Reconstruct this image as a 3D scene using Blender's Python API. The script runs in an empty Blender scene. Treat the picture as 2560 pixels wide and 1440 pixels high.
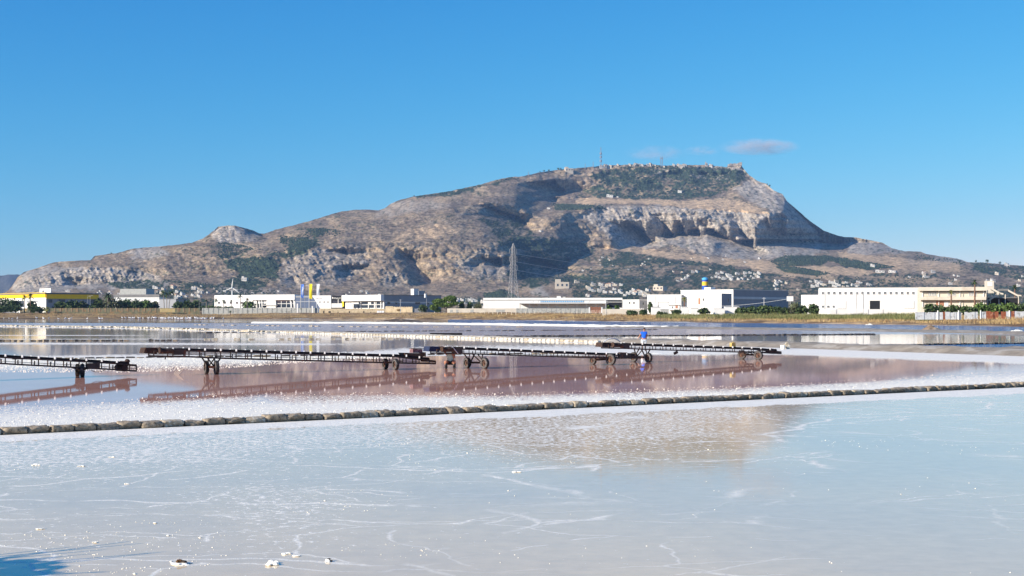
import bpy, math, random
import numpy as np
from mathutils import Vector, Matrix

# ---------------------------------------------------------------- camera, sky, sun, exposure
S = bpy.context.scene
COL = S.collection
R = math.radians
FOC = 3400.0          # focal length in pixels of the 2560 wide photograph
HOR = 785.0           # horizon row
CH = 2.8              # eye height above the brine
KG = CH * FOC

cam_d = bpy.data.cameras.new('camera')
cam = bpy.data.objects.new('camera', cam_d)
COL.objects.link(cam)
cam.location = (0, 0, CH)
cam.rotation_euler = (R(90), 0, 0)
cam_d.sensor_width = 36
cam_d.lens = 36 * FOC / 2560
cam_d.shift_y = (HOR - 720) / 2560
cam_d.clip_start = 0.3
cam_d.clip_end = 60000
S.camera = cam

SUN_AZ = (-0.848, -0.53)       # horizontal direction towards the sun
SUN_EL = R(22)
world = bpy.data.worlds.new('World')
S.world = world
world.use_nodes = True
wn = world.node_tree
wn.nodes.clear()
w_out = wn.nodes.new('ShaderNodeOutputWorld')
w_bg = wn.nodes.new('ShaderNodeBackground')
w_sky = wn.nodes.new('ShaderNodeTexSky')
w_sky.sky_type = 'NISHITA'
w_sky.sun_disc = False
w_sky.sun_elevation = SUN_EL
# sky rotation: 0 puts the sun at +Y, growing clockwise seen from above
w_sky.sun_rotation = math.atan2(SUN_AZ[0], SUN_AZ[1])
w_sky.altitude = 0
w_sky.air_density = 1.0
w_sky.dust_density = 0.1
w_sky.ozone_density = 3.5
w_bg.inputs['Strength'].default_value = 0.075
# deepen the blue of the whole sky: red falls off faster than in the model sky, green and blue are scaled
w_sep = wn.nodes.new('ShaderNodeSeparateColor'); w_com = wn.nodes.new('ShaderNodeCombineColor')
wn.links.new(w_sky.outputs[0], w_sep.inputs[0])
def _wm(op, a, v):
    n = wn.nodes.new('ShaderNodeMath'); n.operation = op
    wn.links.new(a, n.inputs[0]); n.inputs[1].default_value = v
    return n.outputs[0]
wn.links.new(_wm('MULTIPLY', _wm('POWER', w_sep.outputs[0], 2.2), 0.0998), w_com.inputs[0])
wn.links.new(_wm('MULTIPLY', _wm('POWER', w_sep.outputs[1], 1.05), 0.873), w_com.inputs[1])
wn.links.new(_wm('MULTIPLY', _wm('POWER', w_sep.outputs[2], 0.6), 2.51), w_com.inputs[2])
wn.links.new(w_com.outputs[0], w_bg.inputs[0])
wn.links.new(w_bg.outputs[0], w_out.inputs[0])

sun_d = bpy.data.lights.new('sun', 'SUN')
sun_d.energy = 5.0
sun_d.angle = R(0.5)
sun_d.color = (1.0, 0.93, 0.83)
sun = bpy.data.objects.new('sun', sun_d)
COL.objects.link(sun)
sv = Vector((SUN_AZ[0] * math.cos(SUN_EL), SUN_AZ[1] * math.cos(SUN_EL), math.sin(SUN_EL)))
sun.rotation_euler = sv.to_track_quat('Z', 'Y').to_euler()
sun.location = (-40, -20, 40)

S.view_settings.view_transform = 'Standard'
S.view_settings.look = 'None'
S.view_settings.exposure = 0.6
S.view_settings.gamma = 1
S.view_settings.use_curve_mapping = False
S.render.engine = 'CYCLES'
S.cycles.use_denoising = True
try:
    S.cycles.denoiser = 'OPENIMAGEDENOISE'
except Exception:
    pass
S.cycles.max_bounces = 6
S.cycles.diffuse_bounces = 2
S.cycles.glossy_bounces = 3
S.cycles.volume_bounces = 0
S.cycles.transparent_max_bounces = 8
S.cycles.caustics_reflective = False
S.cycles.caustics_refractive = False
S.cycles.sample_clamp_indirect = 4

rnd = random.Random(7)
rng = np.random.default_rng(11)

# ---------------------------------------------------------------- helpers
def P(px, py, Y):
    return Vector(((px - 1280) / FOC * Y, Y, CH - (py - HOR) / FOC * Y))

def gp(px, py, z=0.0):
    Y = FOC * (CH - z) / (py - HOR)
    return Vector(((px - 1280) / FOC * Y, Y, z))

def lerp_list(x, pts, k=1):
    return float(np.interp(x, [p[0] for p in pts], [p[k] for p in pts]))

# --- numpy value noise
_T = np.random.default_rng(5).random((256, 256))
def vn(x, y, s=0):
    x = np.asarray(x, float) + s * 17.31
    y = np.asarray(y, float) + s * 9.77
    xi = np.floor(x).astype(int); yi = np.floor(y).astype(int)
    fx = x - xi; fy = y - yi
    fx = fx * fx * fx * (fx * (fx * 6 - 15) + 10); fy = fy * fy * fy * (fy * (fy * 6 - 15) + 10)
    a = _T[xi & 255, yi & 255]; b = _T[(xi + 1) & 255, yi & 255]
    c = _T[xi & 255, (yi + 1) & 255]; d = _T[(xi + 1) & 255, (yi + 1) & 255]
    return ((a * (1 - fx) + b * fx) * (1 - fy) + (c * (1 - fx) + d * fx) * fy) * 2 - 1
def fbm(x, y, o=4, s=0, g=0.5):
    t = 0; a = 1; n = 0
    for k in range(o):
        t = t + a * vn(x, y, s + k * 3); n += a; a *= g
        x = x * 2.03; y = y * 2.03
    return t / n
def ridged(x, y, o=4, s=0):
    t = 0; a = 1; n = 0
    for k in range(o):
        t = t + a * (1 - 2 * np.abs(vn(x, y, s + k * 3))); n += a; a *= 0.5
        x = x * 2.1; y = y * 2.1
    return t / n

# --- materials
MATS = {}
def _mat(name):
    m = bpy.data.materials.new(name)
    m.use_nodes = True
    nt = m.node_tree
    b = nt.nodes['Principled BSDF']
    return m, nt, b

def mat(name, col, rough=0.8, var=0.18, scale=3.0, bump=0.0, metal=0.0, col2=None, scale2=None, spec=0.3, cov=0.5, stretch=None):
    """plain surface with procedural colour variation, optional second colour in patches (stains, rust)"""
    if name in MATS:
        return MATS[name]
    m, nt, b = _mat(name)
    N = nt.nodes.new; L = nt.links.new
    tc = N('ShaderNodeTexCoord')
    src = tc.outputs['Object']
    if stretch:
        mp = N('ShaderNodeMapping'); mp.inputs['Scale'].default_value = stretch
        L(src, mp.inputs[0]); src = mp.outputs[0]
    n1 = N('ShaderNodeTexNoise'); n1.inputs['Scale'].default_value = scale; n1.inputs['Detail'].default_value = 6
    L(src, n1.inputs['Vector'])
    r1 = N('ShaderNodeMapRange'); r1.inputs[1].default_value = 0.3; r1.inputs[2].default_value = 0.7
    r1.inputs[3].default_value = 1 - var; r1.inputs[4].default_value = 1 + var
    L(n1.outputs[0], r1.inputs[0])
    mul = N('ShaderNodeVectorMath'); mul.operation = 'SCALE'
    mul.inputs[0].default_value = col[:3]
    L(r1.outputs[0], mul.inputs['Scale'])
    out = mul.outputs[0]
    if col2 is not None:
        n2 = N('ShaderNodeTexNoise'); n2.inputs['Scale'].default_value = scale2 or scale * 0.6; n2.inputs['Detail'].default_value = 8
        n2.inputs['Roughness'].default_value = 0.65
        L(src, n2.inputs['Vector'])
        r2 = N('ShaderNodeMapRange'); r2.inputs[1].default_value = 0.62 - 0.25 * cov; r2.inputs[2].default_value = 0.70 - 0.25 * cov
        L(n2.outputs[0], r2.inputs[0])
        mx = N('ShaderNodeMix'); mx.data_type = 'RGBA'
        L(r2.outputs[0], mx.inputs['Factor']); L(out, mx.inputs['A']); mx.inputs['B'].default_value = (*col2[:3], 1)
        out = mx.outputs['Result']
    L(out, b.inputs['Base Color'])
    b.inputs['Roughness'].default_value = rough
    b.inputs['Metallic'].default_value = metal
    b.inputs['Specular IOR Level'].default_value = spec
    if bump:
        bp = N('ShaderNodeBump'); bp.inputs['Strength'].default_value = 0.6; bp.inputs['Distance'].default_value = bump
        L(n1.outputs[0], bp.inputs['Height']); L(bp.outputs[0], b.inputs['Normal'])
    MATS[name] = m
    return m

class MB:
    """collects shapes; build() links them as ONE mesh object"""
    def __init__(s, M=None):
        s.v = []; s.f = []; s.mi = []; s.M = M; s.cur = 0
    def add(s, vs, fs):
        o = len(s.v)
        if s.M is not None:
            vs = [s.M @ Vector(p) for p in vs]
        s.v.extend([tuple(p) for p in vs])
        s.f.extend([tuple(i + o for i in f) for f in fs])
        s.mi.extend([s.cur] * len(fs))
        return s
    def box(s, c, d, rz=0.0, jit=0.0):
        hx, hy, hz = d[0] / 2, d[1] / 2, d[2] / 2
        ca, sa = math.cos(rz), math.sin(rz)
        vs = []
        for z in (-hz, hz):
            for (x, y) in ((-hx, -hy), (hx, -hy), (hx, hy), (-hx, hy)):
                if jit:
                    x += rnd.uniform(-jit, jit); y += rnd.uniform(-jit, jit)
                zz = z + (rnd.uniform(-jit, jit) if jit else 0)
                vs.append((c[0] + x * ca - y * sa, c[1] + x * sa + y * ca, c[2] + zz))
        return s.add(vs, [(0, 3, 2, 1), (4, 5, 6, 7), (0, 1, 5, 4), (1, 2, 6, 5), (2, 3, 7, 6), (3, 0, 4, 7)])
    def b2(s, x0, x1, y0, y1, z0, z1):
        return s.box(((x0 + x1) / 2, (y0 + y1) / 2, (z0 + z1) / 2), (abs(x1 - x0), abs(y1 - y0), abs(z1 - z0)))
    def bar(s, a, b, w, h=None):
        a = Vector(a); b = Vector(b); h = h or w
        d = (b - a)
        if d.length < 1e-6: return s
        d.normalize()
        up = Vector((0, 0, 1)) if abs(d.z) < 0.95 else Vector((1, 0, 0))
        x = d.cross(up).normalized() * (w / 2); y = x.normalized().cross(d).normalized() * (h / 2)
        vs = []
        for p in (a, b):
            vs += [p - x - y, p + x - y, p + x + y, p - x + y]
        return s.add(vs, [(0, 1, 2, 3), (7, 6, 5, 4), (0, 4, 5, 1), (1, 5, 6, 2), (2, 6, 7, 3), (3, 7, 4, 0)])
    def cyl(s, a, b, r, r2=None, n=10):
        a = Vector(a); b = Vector(b); r2 = r if r2 is None else r2
        d = (b - a).normalized()
        up = Vector((0, 0, 1)) if abs(d.z) < 0.95 else Vector((1, 0, 0))
        x = d.cross(up).normalized(); y = x.cross(d).normalized()
        vs = []
        for p, q in ((a, r), (b, r2)):
            for k in range(n):
                t = 2 * math.pi * k / n
                vs.append(p + x * (math.cos(t) * q) + y * (math.sin(t) * q))
        fs = [(k, (k + 1) % n, n + (k + 1) % n, n + k) for k in range(n)]
        fs += [tuple(range(n - 1, -1, -1)), tuple(range(n, 2 * n))]
        return s.add(vs, fs)
    def tube(s, pts, r, n=6, r2=None):
        for k in range(len(pts) - 1):
            ra = r if r2 is None else r + (r2 - r) * k / (len(pts) - 1)
            rb = r if r2 is None else r + (r2 - r) * (k + 1) / (len(pts) - 1)
            s.cyl(pts[k], pts[k + 1], ra, rb, n)
        return s
    def ring(s, c, ax, r0, r1, w, n=20):
        """torus-like ring (tyre) round axis ax: outer radius r1, inner r0, width w with rounded shoulders"""
        ax = Vector(ax).normalized()
        x = ax.cross(Vector((0, 0, 1))).normalized(); y = x.cross(ax).normalized()
        prof = [(r0, -w * .38), (r0 + (r1 - r0) * .55, -w * .5), (r1 * .955, -w * .46), (r1, -w * .3), (r1, w * .3), (r1 * .955, w * .46), (r0 + (r1 - r0) * .55, w * .5), (r0, w * .38)]
        vs = []; m = len(prof)
        for k in range(n):
            t = 2 * math.pi * k / n
            e = x * math.cos(t) + y * math.sin(t)
            for (q, h) in prof:
                vs.append(Vector(c) + e * q + ax * h)
        fs = []
        for k in range(n):
            for j in range(m):
                a = k * m + j; b = k * m + (j + 1) % m; k2 = ((k + 1) % n) * m
                fs.append((a, b, k2 + (j + 1) % m, k2 + j))
        return s.add(vs, fs)
    def prism(s, poly, y0, y1):
        """poly in local x,z extruded from y0 to y1"""
        n = len(poly)
        vs = [(x, y0, z) for x, z in poly] + [(x, y1, z) for x, z in poly]
        fs = [tuple(range(n)), tuple(range(2 * n - 1, n - 1, -1))]
        fs += [(k, (k + 1) % n, n + (k + 1) % n, n + k) for k in range(n)]
        return s.add(vs, fs)
    def blob(s, c, r, sub=1, jit=0.25, sc=(1, 1, 1)):
        vs, fs = ICO[sub]
        out = []
        ph = rnd.uniform(0, 60)
        for p in vs:
            k = 1 + jit * (math.sin(p[0] * 3.1 + ph) * math.cos(p[1] * 2.7 + ph * 1.7) + 0.6 * math.sin(p[2] * 5.3 + ph * .6)) + rnd.uniform(-jit, jit) * .4
            out.append((c[0] + p[0] * r * k * sc[0], c[1] + p[1] * r * k * sc[1], c[2] + p[2] * r * k * sc[2]))
        return s.add(out, fs)
    def mesh(s, name, mats, smooth=False):
        me = bpy.data.meshes.new(name)
        me.from_pydata(s.v, [], s.f)
        mats = mats if isinstance(mats, (list, tuple)) else [mats]
        for m in mats: me.materials.append(m)
        if len(mats) > 1:
            me.polygons.foreach_set('material_index', s.mi)
        if smooth:
            me.polygons.foreach_set('use_smooth', [True] * len(me.polygons))
        me.update()
        return me
    def build(s, name, mats, parent=None, loc=None, rz=None, smooth=False):
        return link(name, s.mesh(name, mats, smooth), parent, loc, rz)

def link(name, me, parent=None, loc=None, rz=None):
    o = bpy.data.objects.new(name, me)
    COL.objects.link(o)
    if parent: o.parent = parent
    if loc is not None: o.location = loc
    if rz is not None: o.rotation_euler = (0, 0, rz)
    return o

def _ico(sub):
    t = (1 + 5 ** .5) / 2
    v = [(-1, t, 0), (1, t, 0), (-1, -t, 0), (1, -t, 0), (0, -1, t), (0, 1, t), (0, -1, -t), (0, 1, -t), (t, 0, -1), (t, 0, 1), (-t, 0, -1), (-t, 0, 1)]
    v = [tuple(Vector(p).normalized()) for p in v]
    f = [(0, 11, 5), (0, 5, 1), (0, 1, 7), (0, 7, 10), (0, 10, 11), (1, 5, 9), (5, 11, 4), (11, 10, 2), (10, 7, 6), (7, 1, 8), (3, 9, 4), (3, 4, 2), (3, 2, 6), (3, 6, 8), (3, 8, 9), (4, 9, 5), (2, 4, 11), (6, 2, 10), (8, 6, 7), (9, 8, 1)]
    for _ in range(sub):
        c = {}; nf = []
        def mid(a, b):
            k = (min(a, b), max(a, b))
            if k not in c:
                v.append(tuple(((Vector(v[a]) + Vector(v[b])) / 2).normalized())); c[k] = len(v) - 1
            return c[k]
        for (a, b, d) in f:
            x, y, z = mid(a, b), mid(b, d), mid(d, a)
            nf += [(a, x, z), (b, y, x), (d, z, y), (x, y, z)]
        f = nf
    return v, f
ICO = {k: _ico(k) for k in (0, 1, 2, 3)}
OCT = ([(1, 0, 0), (-1, 0, 0), (0, 1, 0), (0, -1, 0), (0, 0, 1), (0, 0, -1)], [(0, 2, 4), (2, 1, 4), (1, 3, 4), (3, 0, 4), (2, 0, 5), (1, 2, 5), (3, 1, 5), (0, 3, 5)])

def tag(o, label=None, cat=None, group=None, kind=None):
    if label: o['label'] = label
    if cat: o['category'] = cat
    if group: o['group'] = group
    if kind: o['kind'] = kind
    return o
def empty(name, loc, label, cat, group=None, rz=0.0):
    o = bpy.data.objects.new(name, None)
    COL.objects.link(o)
    o.location = loc; o.rotation_euler = (0, 0, rz); o.empty_display_size = 0.3
    return tag(o, label, cat, group)
def copy_tree(o, parent=None):
    c = o.copy(); COL.objects.link(c)
    if parent: c.parent = parent
    for ch in list(o.children): copy_tree(ch, c)
    return c
def np_mesh(name, verts, faces, mats, smooth=False, cols=None):
    """verts (N,3) array, faces (M,4) or (M,3) array; cols: {attribute name: (N,) or (N,3)}"""
    me = bpy.data.meshes.new(name)
    n = faces.shape[1]
    me.vertices.add(len(verts)); me.vertices.foreach_set('co', verts.astype(np.float32).ravel())
    me.loops.add(len(faces) * n); me.loops.foreach_set('vertex_index', faces.astype(np.int32).ravel())
    me.polygons.add(len(faces))
    me.polygons.foreach_set('loop_start', np.arange(0, len(faces) * n, n, dtype=np.int32))
    if smooth: me.polygons.foreach_set('use_smooth', np.ones(len(faces), bool))
    for m in (mats if isinstance(mats, (list, tuple)) else [mats]): me.materials.append(m)
    me.update(calc_edges=True); me.validate()
    for k, a in (cols or {}).items():
        if a.ndim == 1:
            at = me.attributes.new(k, 'FLOAT', 'POINT'); at.data.foreach_set('value', a.astype(np.float32))
        else:
            at = me.attributes.new(k, 'FLOAT_COLOR', 'POINT')
            at.data.foreach_set('color', np.concatenate([a, np.ones((len(a), 1))], 1).astype(np.float32).ravel())
    return me
def grid_faces(nr, nc):
    i = np.arange(nr * nc).reshape(nr, nc)
    return np.stack([i[:-1, :-1], i[:-1, 1:], i[1:, 1:], i[1:, :-1]], -1).reshape(-1, 4)
# ---------------------------------------------------------------- land behind the pans
SHORE = [(-900, 797.0), (0, 797.0), (560, 796.6), (900, 797.5), (1280, 800), (1440, 803), (1640, 805), (2080, 810), (2560, 817), (3400, 832)]
def shore_y(px): return KG / (np.interp(px, [p[0] for p in SHORE], [p[1] for p in SHORE]) - HOR)
def zland(X, Y):
    px = 1280 + X / Y * FOC
    d = Y - shore_y(px)
    z = np.interp(d, [-5, 0, 2.5, 7, 12, 40, 75, 130, 600], [-.3, 0, .5, .75, .95, 2.1, 3.5, 3.9, 3.9])
    return z * np.interp(px, [1250, 1700], [1, .70])
def fy(px, Y):
    return Y * float(np.interp(px, [-200, 400, 600, 800, 1000, 1150, 1300, 1450], [1.09, 1.10, 1.18, 1.17, 1.14, 1.13, 1.08, 1.0]))
def ground_at(px, Y):
    Y = fy(px, Y)
    X = (px - 1280) / FOC * Y
    return Vector((X, Y, float(zland(X, Y))))

# base sheet that reaches the horizon
M_soil = mat('dry_soil', (0.17, 0.135, 0.10), 0.95, 0.25, 0.5, 0.02, col2=(0.26, 0.22, 0.17), scale2=0.2)
g = MB().add([(-30000, -300, -0.06), (30000, -300, -0.06), (30000, 30000, -0.06), (-30000, 30000, -0.06)], [(0, 1, 2, 3)]).build('ground', M_soil)
tag(g, kind='structure')

# shore land: dry grass over brown earth, rising behind the water
def land_material():
    m, nt, b = _mat('dry_grass_land')
    N = nt.nodes.new; L = nt.links.new
    at = N('ShaderNodeAttribute'); at.attribute_name = 'albedo'
    tc = N('ShaderNodeTexCoord')
    n = N('ShaderNodeTexNoise'); n.inputs['Scale'].default_value = 0.9; n.inputs['Detail'].default_value = 8; n.inputs['Roughness'].default_value = 0.7
    L(tc.outputs['Object'], n.inputs['Vector'])
    r = N('ShaderNodeMapRange'); r.inputs[1].default_value = .3; r.inputs[2].default_value = .7; r.inputs[3].default_value = .6; r.inputs[4].default_value = 1.35
    L(n.outputs[0], r.inputs[0])
    v = N('ShaderNodeVectorMath'); v.operation = 'SCALE'
    L(at.outputs['Color'], v.inputs[0]); L(r.outputs[0], v.inputs['Scale'])
    L(v.outputs[0], b.inputs['Base Color'])
    b.inputs['Roughness'].default_value = 1; b.inputs['Specular IOR Level'].default_value = 0.1
    bp = N('ShaderNodeBump'); bp.inputs['Strength'].default_value = 1; bp.inputs['Distance'].default_value = 0.3
    L(n.outputs[0], bp.inputs['Height']); L(bp.outputs[0], b.inputs['Normal'])
    return m
M_land = land_material()
px = np.arange(-900, 3401, 6.0)
dd = np.array([-3, -.6, 0, .5, 1.0, 1.8, 2.6, 3.6, 5, 7, 9, 12, 16, 22, 30, 40, 55, 75, 100, 140, 200, 300, 420, 600, 800])
PX, DD = np.meshgrid(px, dd)
YY = shore_y(PX) + DD
XX = (PX - 1280) / FOC * YY
wob = fbm(XX * .06, DD * .0 + 3, 4, 2) * np.clip((DD + .0) / 3, 0, 1) * 1.6
YY = YY + wob; XX = (PX - 1280) / FOC * YY
ZZ = zland(XX, YY)
rough = fbm(XX * .25, YY * .12, 4, 5)
ZZ = ZZ + np.where(DD > 0.2, np.clip(DD / 4, 0, 1) * rough * np.where(DD < 60, .55, .25), 0)
ZZ = np.minimum(ZZ, 3.95)
tan_ = np.array((.42, .29, .155)); brn = np.array((.20, .125, .07)); drk = np.array((.045, .032, .022))
m1 = np.clip(fbm(XX * .08, YY * .25, 4, 9) * 1.6 + .5, 0, 1)[..., None]
alb = tan_ * m1 + brn * (1 - m1)
foot = (np.clip(1 - np.abs(DD - 1.6) / 2.6, 0, 1) * np.clip(.9 + fbm(XX * .05, YY * .05, 3, 4) * 1.8 - np.clip((PX - 1000) / 1500, 0, .6), 0, 1))[..., None]
alb = alb * (1 - foot) + drk * foot
salt = ((DD < .8) & (PX > 700))[..., None] * np.clip(.2 + fbm(XX * .08, YY * 0, 3, 6) * 3, 0, 1)[..., None]
alb = alb * (1 - salt) + np.array((.6, .56, .5)) * salt
V = np.stack([XX, YY, ZZ], -1).reshape(-1, 3)
o = link('land', np_mesh('land', V, grid_faces(*PX.shape), M_land, True, {'albedo': alb.reshape(-1, 3)}))
tag(o, kind='structure')

# ---------------------------------------------------------------- the mountain: one surface running from the plain to the skyline
SKY = [(-300, 742), (-100, 739), (0, 736), (18, 729), (30, 715), (45, 692), (60, 680), (88, 672), (130, 657), (150, 654), (228, 650), (236, 640), (262, 636), (290, 633), (330, 622), (360, 619), (400, 616), (440, 612), (480, 607), (510, 595), (530, 580), (545, 567), (570, 564), (590, 564), (610, 570), (635, 577), (648, 584), (660, 584), (690, 574), (730, 564), (774, 553), (827, 536), (857, 528), (884, 525), (916, 524), (946, 526), (961, 521), (976, 510), (996, 501), (1035, 491), (1124, 478), (1198, 462), (1240, 450), (1273, 443), (1306, 441), (1322, 437), (1355, 430), (1388, 425), (1411, 423), (1461, 419), (1502, 415), (1560, 412), (1634, 411), (1656, 414), (1716, 413), (1760, 412), (1781, 414), (1817, 418), (1819, 413), (1852, 412), (1858, 420), (1873, 438), (1894, 453), (1915, 459), (1935, 477), (1956, 485), (1968, 503), (1992, 524), (2027, 554), (2060, 577), (2082, 585), (2106, 592), (2140, 594), (2177, 601), (2206, 607), (2231, 621), (2262, 628), (2301, 629), (2315, 635), (2360, 642), (2394, 646), (2417, 655), (2459, 656), (2501, 660), (2560, 665), (2700, 678), (2900, 694)]
def ln(pts, x): return np.interp(x, [p[0] for p in pts], [p[1] for p in pts])
LC = [(-300, 748), (0, 742), (60, 735), (300, 728), (560, 722), (700, 728), (1000, 738), (1290, 742), (1340, 718), (1500, 700), (1800, 698), (2100, 695), (2560, 706), (2900, 715)]
LD = [(-300, 746), (0, 740), (40, 724), (300, 708), (560, 684), (700, 690), (850, 700), (1000, 712), (1150, 705), (1270, 702), (1340, 682), (1440, 642), (1560, 620), (1700, 630), (1850, 642), (2000, 634), (2100, 627), (2300, 650), (2560, 682), (2900, 703)]
LE = [(-300, 744), (0, 738), (60, 690), (230, 665), (400, 664), (560, 640), (700, 622), (850, 610), (1000, 610), (1150, 600), (1270, 618), (1330, 572), (1400, 532), (1500, 514), (1600, 512), (1700, 516), (1800, 520), (1900, 532), (1960, 524), (2000, 545), (2060, 592), (2110, 602), (2300, 642), (2560, 674), (2900, 698)]
LF = [(-300, 743), (0, 737), (60, 684), (230, 656), (400, 632), (520, 605), (640, 600), (760, 578), (900, 556), (1100, 520), (1200, 508), (1300, 500), (1450, 498), (1600, 490), (1750, 486), (1850, 472), (1950, 496), (2060, 584), (2110, 598), (2300, 636), (2560, 670), (2900, 696)]
YB = [(-300, 2300), (2900, 2300)]
YC = [(-300, 3100), (600, 3150), (1290, 3300), (1500, 3600), (2100, 3700), (2900, 3500)]
YD = [(-300, 3300), (600, 3420), (700, 3350), (1270, 3500), (1340, 3800), (1450, 4250), (1560, 4330), (1960, 4330), (2100, 4500), (2560, 4100), (2900, 3900)]
YE = [(-300, 3400), (400, 3500), (700, 3600), (1000, 3680), (1270, 3780), (1340, 4150), (1450, 4520), (1560, 4620), (1960, 4600), (2110, 4750), (2560, 4400), (2900, 4200)]
YF = [(-300, 3500), (400, 3680), (640, 3800), (900, 3980), (1200, 4250), (1300, 4480), (1450, 4900), (1850, 5000), (1960, 4780), (2110, 4850), (2560, 4600), (2900, 4400)]
YG = [(-300, 3600), (200, 3750), (500, 3950), (600, 3920), (700, 4150), (1000, 4600), (1290, 4900), (1400, 5080), (1600, 5200), (1850, 5200), (1900, 5100), (1970, 4890), (2110, 4950), (2300, 5000), (2560, 4800), (2900, 4600)]

DU = 2.5
U = np.arange(-300, 2860 + DU, DU)
NR = 300
T = np.linspace(0, 1, NR)
sky = ln(SKY, U)
sky = sky + fbm(U * .12, U * 0 + 1, 3, 8) * 1.0
kn_t = []; kn_y = []
A_py = np.full_like(U, 780.9)
rows_py = [A_py, np.full_like(U, 760.0), ln(LC, U), ln(LD, U), ln(LE, U), ln(LF, U), sky]
rows_Y = [np.full_like(U, 985.0), ln(YB, U), ln(YC, U), ln(YD, U), ln(YE, U), ln(YF, U), ln(YG, U)]
for k in (2, 3, 4, 5): rows_py[k] = rows_py[k] + fbm(U * .035, U * 0 + k, 3, 170 + k) * 9 * np.clip((rows_py[k] - sky) / 20, 0, 1)
for k in range(5, 0, -1):
    rows_py[k] = np.maximum(rows_py[k], rows_py[k + 1] + 1.5)
PYG = np.arange(781.0, 396.0, -1.2)
VV = np.broadcast_to(PYG[:, None], (len(PYG), len(U))).copy()      # relief is worked out on even rows first
BY = np.empty_like(VV)
for j in range(len(U)):
    BY[:, j] = np.interp(-VV[:, j], [-r[j] for r in rows_py], [r[j] for r in rows_Y])
def blur(a, n, axis):
    k = np.hanning(2 * n + 3)[1:-1]; k /= k.sum()
    p = [(0, 0), (0, 0)]; p[axis] = (n, n)
    b = np.pad(a, p, mode='edge')
    return np.apply_along_axis(lambda r: np.convolve(r, k, 'valid'), axis, b)
BY = blur(blur(BY, 5, 0), 14, 1)
UU = np.broadcast_to(U[None, :], VV.shape)

def inpoly(poly, x, y):
    r = np.zeros(x.shape, bool); n = len(poly); j = n - 1
    for i in range(n):
        xi, yi = poly[i]; xj, yj = poly[j]
        if yi != yj:
            c = ((yi > y) != (yj > y)) & (x < (xj - xi) * (y - yi) / (yj - yi) + xi)
            r ^= c
        j = i
    return r
wu = UU + fbm(UU * .09, VV * .09, 3, 21) * 5; wv = VV + fbm(UU * .09, VV * .09, 3, 31) * 4
GUL = [   # gullies and flanks that turn away from the morning light: (outline, rate at which they recede)
    ([(1285, 462), (1320, 456), (1385, 450), (1400, 465), (1412, 477), (1378, 486), (1388, 500), (1396, 510), (1370, 518), (1342, 540), (1318, 535), (1295, 512), (1283, 480)], 1.1),
    ([(1150, 537), (1185, 508), (1235, 522), (1300, 545), (1330, 575), (1290, 592), (1312, 612), (1296, 700), (1262, 692), (1258, 640), (1236, 600), (1200, 568)], 1.2),
    ([(1290, 612), (1330, 640), (1390, 663), (1452, 702), (1400, 712), (1330, 707), (1290, 706)], .9),
    ([(1511, 545), (1550, 562), (1558, 551), (1597, 566), (1615, 586), (1632, 604), (1600, 616), (1567, 622), (1529, 612), (1526, 592)], 1.5),
    ([(1618, 533), (1641, 539), (1656, 554), (1671, 575), (1689, 586), (1665, 598), (1641, 595), (1641, 572), (1627, 548)], 1.6),
    ([(1686, 551), (1700, 553), (1712, 575), (1718, 592), (1700, 588), (1686, 575)], 1.4),
    ([(1739, 539), (1765, 560), (1790, 580), (1825, 598), (1860, 600), (1880, 622), (1890, 640), (1850, 644), (1800, 634), (1775, 620), (1765, 600), (1768, 580), (1750, 560)], 1.4),
    ([(1812, 534), (1832, 545), (1850, 575), (1865, 590), (1887, 605), (1880, 615), (1850, 602), (1830, 577)], 1.4),
    ([(1968, 503), (1992, 520), (2027, 550), (2060, 575), (2108, 590), (2103, 612), (2080, 628), (2040, 632), (2000, 622), (1960, 612), (1930, 612), (1900, 612), (1886, 595), (1895, 560), (1905, 545), (1930, 540), (1950, 530)], 1.3),
    ([(1778, 628), (1810, 640), (1850, 648), (1896, 645), (1890, 622), (1850, 610)], 1.0),
    ([(1938, 610), (1972, 612), (1960, 640), (1938, 642)], 1.0), ([(2022, 612), (2060, 620), (2050, 634), (2024, 636)], 1.0),
    ([(812, 628), (850, 618), (870, 630), (862, 648), (835, 640)], 1.2), ([(825, 672), (850, 658), (887, 670), (887, 690), (860, 704), (835, 692)], 1.2),
    ([(985, 620), (1005, 624), (1030, 642), (1037, 662), (1065, 684), (1080, 709), (1047, 716), (1020, 722), (1014, 692), (998, 662), (988, 640)], 1.5),
    ([(1148, 665), (1195, 636), (1212, 650), (1180, 672)], 1.1), ([(1214, 650), (1254, 642), (1251, 670), (1237, 685), (1214, 680)], 1.3),
    ([(702, 698), (733, 688), (740, 715), (702, 716)], 1.1), ([(637, 584), (658, 588), (674, 597), (650, 611), (636, 600)], 1.4),
    ([(156, 688), (178, 697), (192, 712), (154, 713)], 1.5), ([(1400, 612), (1414, 606), (1436, 640), (1424, 642)], 1.0),
    ([(1480, 612), (1500, 618), (1520, 636), (1504, 636)], .9), ([(1720, 575), (1745, 568), (1752, 600), (1730, 605)], .8),
    ([(1500, 430), (1530, 436), (1520, 450), (1505, 446)], .6), ([(890, 640), (905, 640), (925, 662), (905, 668)], .9),
    ([(1640, 430), (1662, 432), (1668, 442), (1650, 444)], .9), ([(1735, 430), (1765, 432), (1770, 444), (1745, 446)], .9), ([(1838, 416), (1856, 418), (1858, 436), (1842, 438)], 1.0),
]
LIT = [[(1868, 548), (1884, 550), (1893, 600), (1886, 610), (1876, 590)], [(1922, 540), (1931, 545), (1929, 577), (1923, 572)], [(1957, 533), (1969, 540), (1967, 585), (1958, 585)],
       [(1895, 615), (1935, 613), (1937, 642), (1900, 642)], [(1972, 614), (2020, 612), (2022, 636), (1972, 634)], [(866, 640), (875, 650), (878, 700), (870, 700)]]
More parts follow.
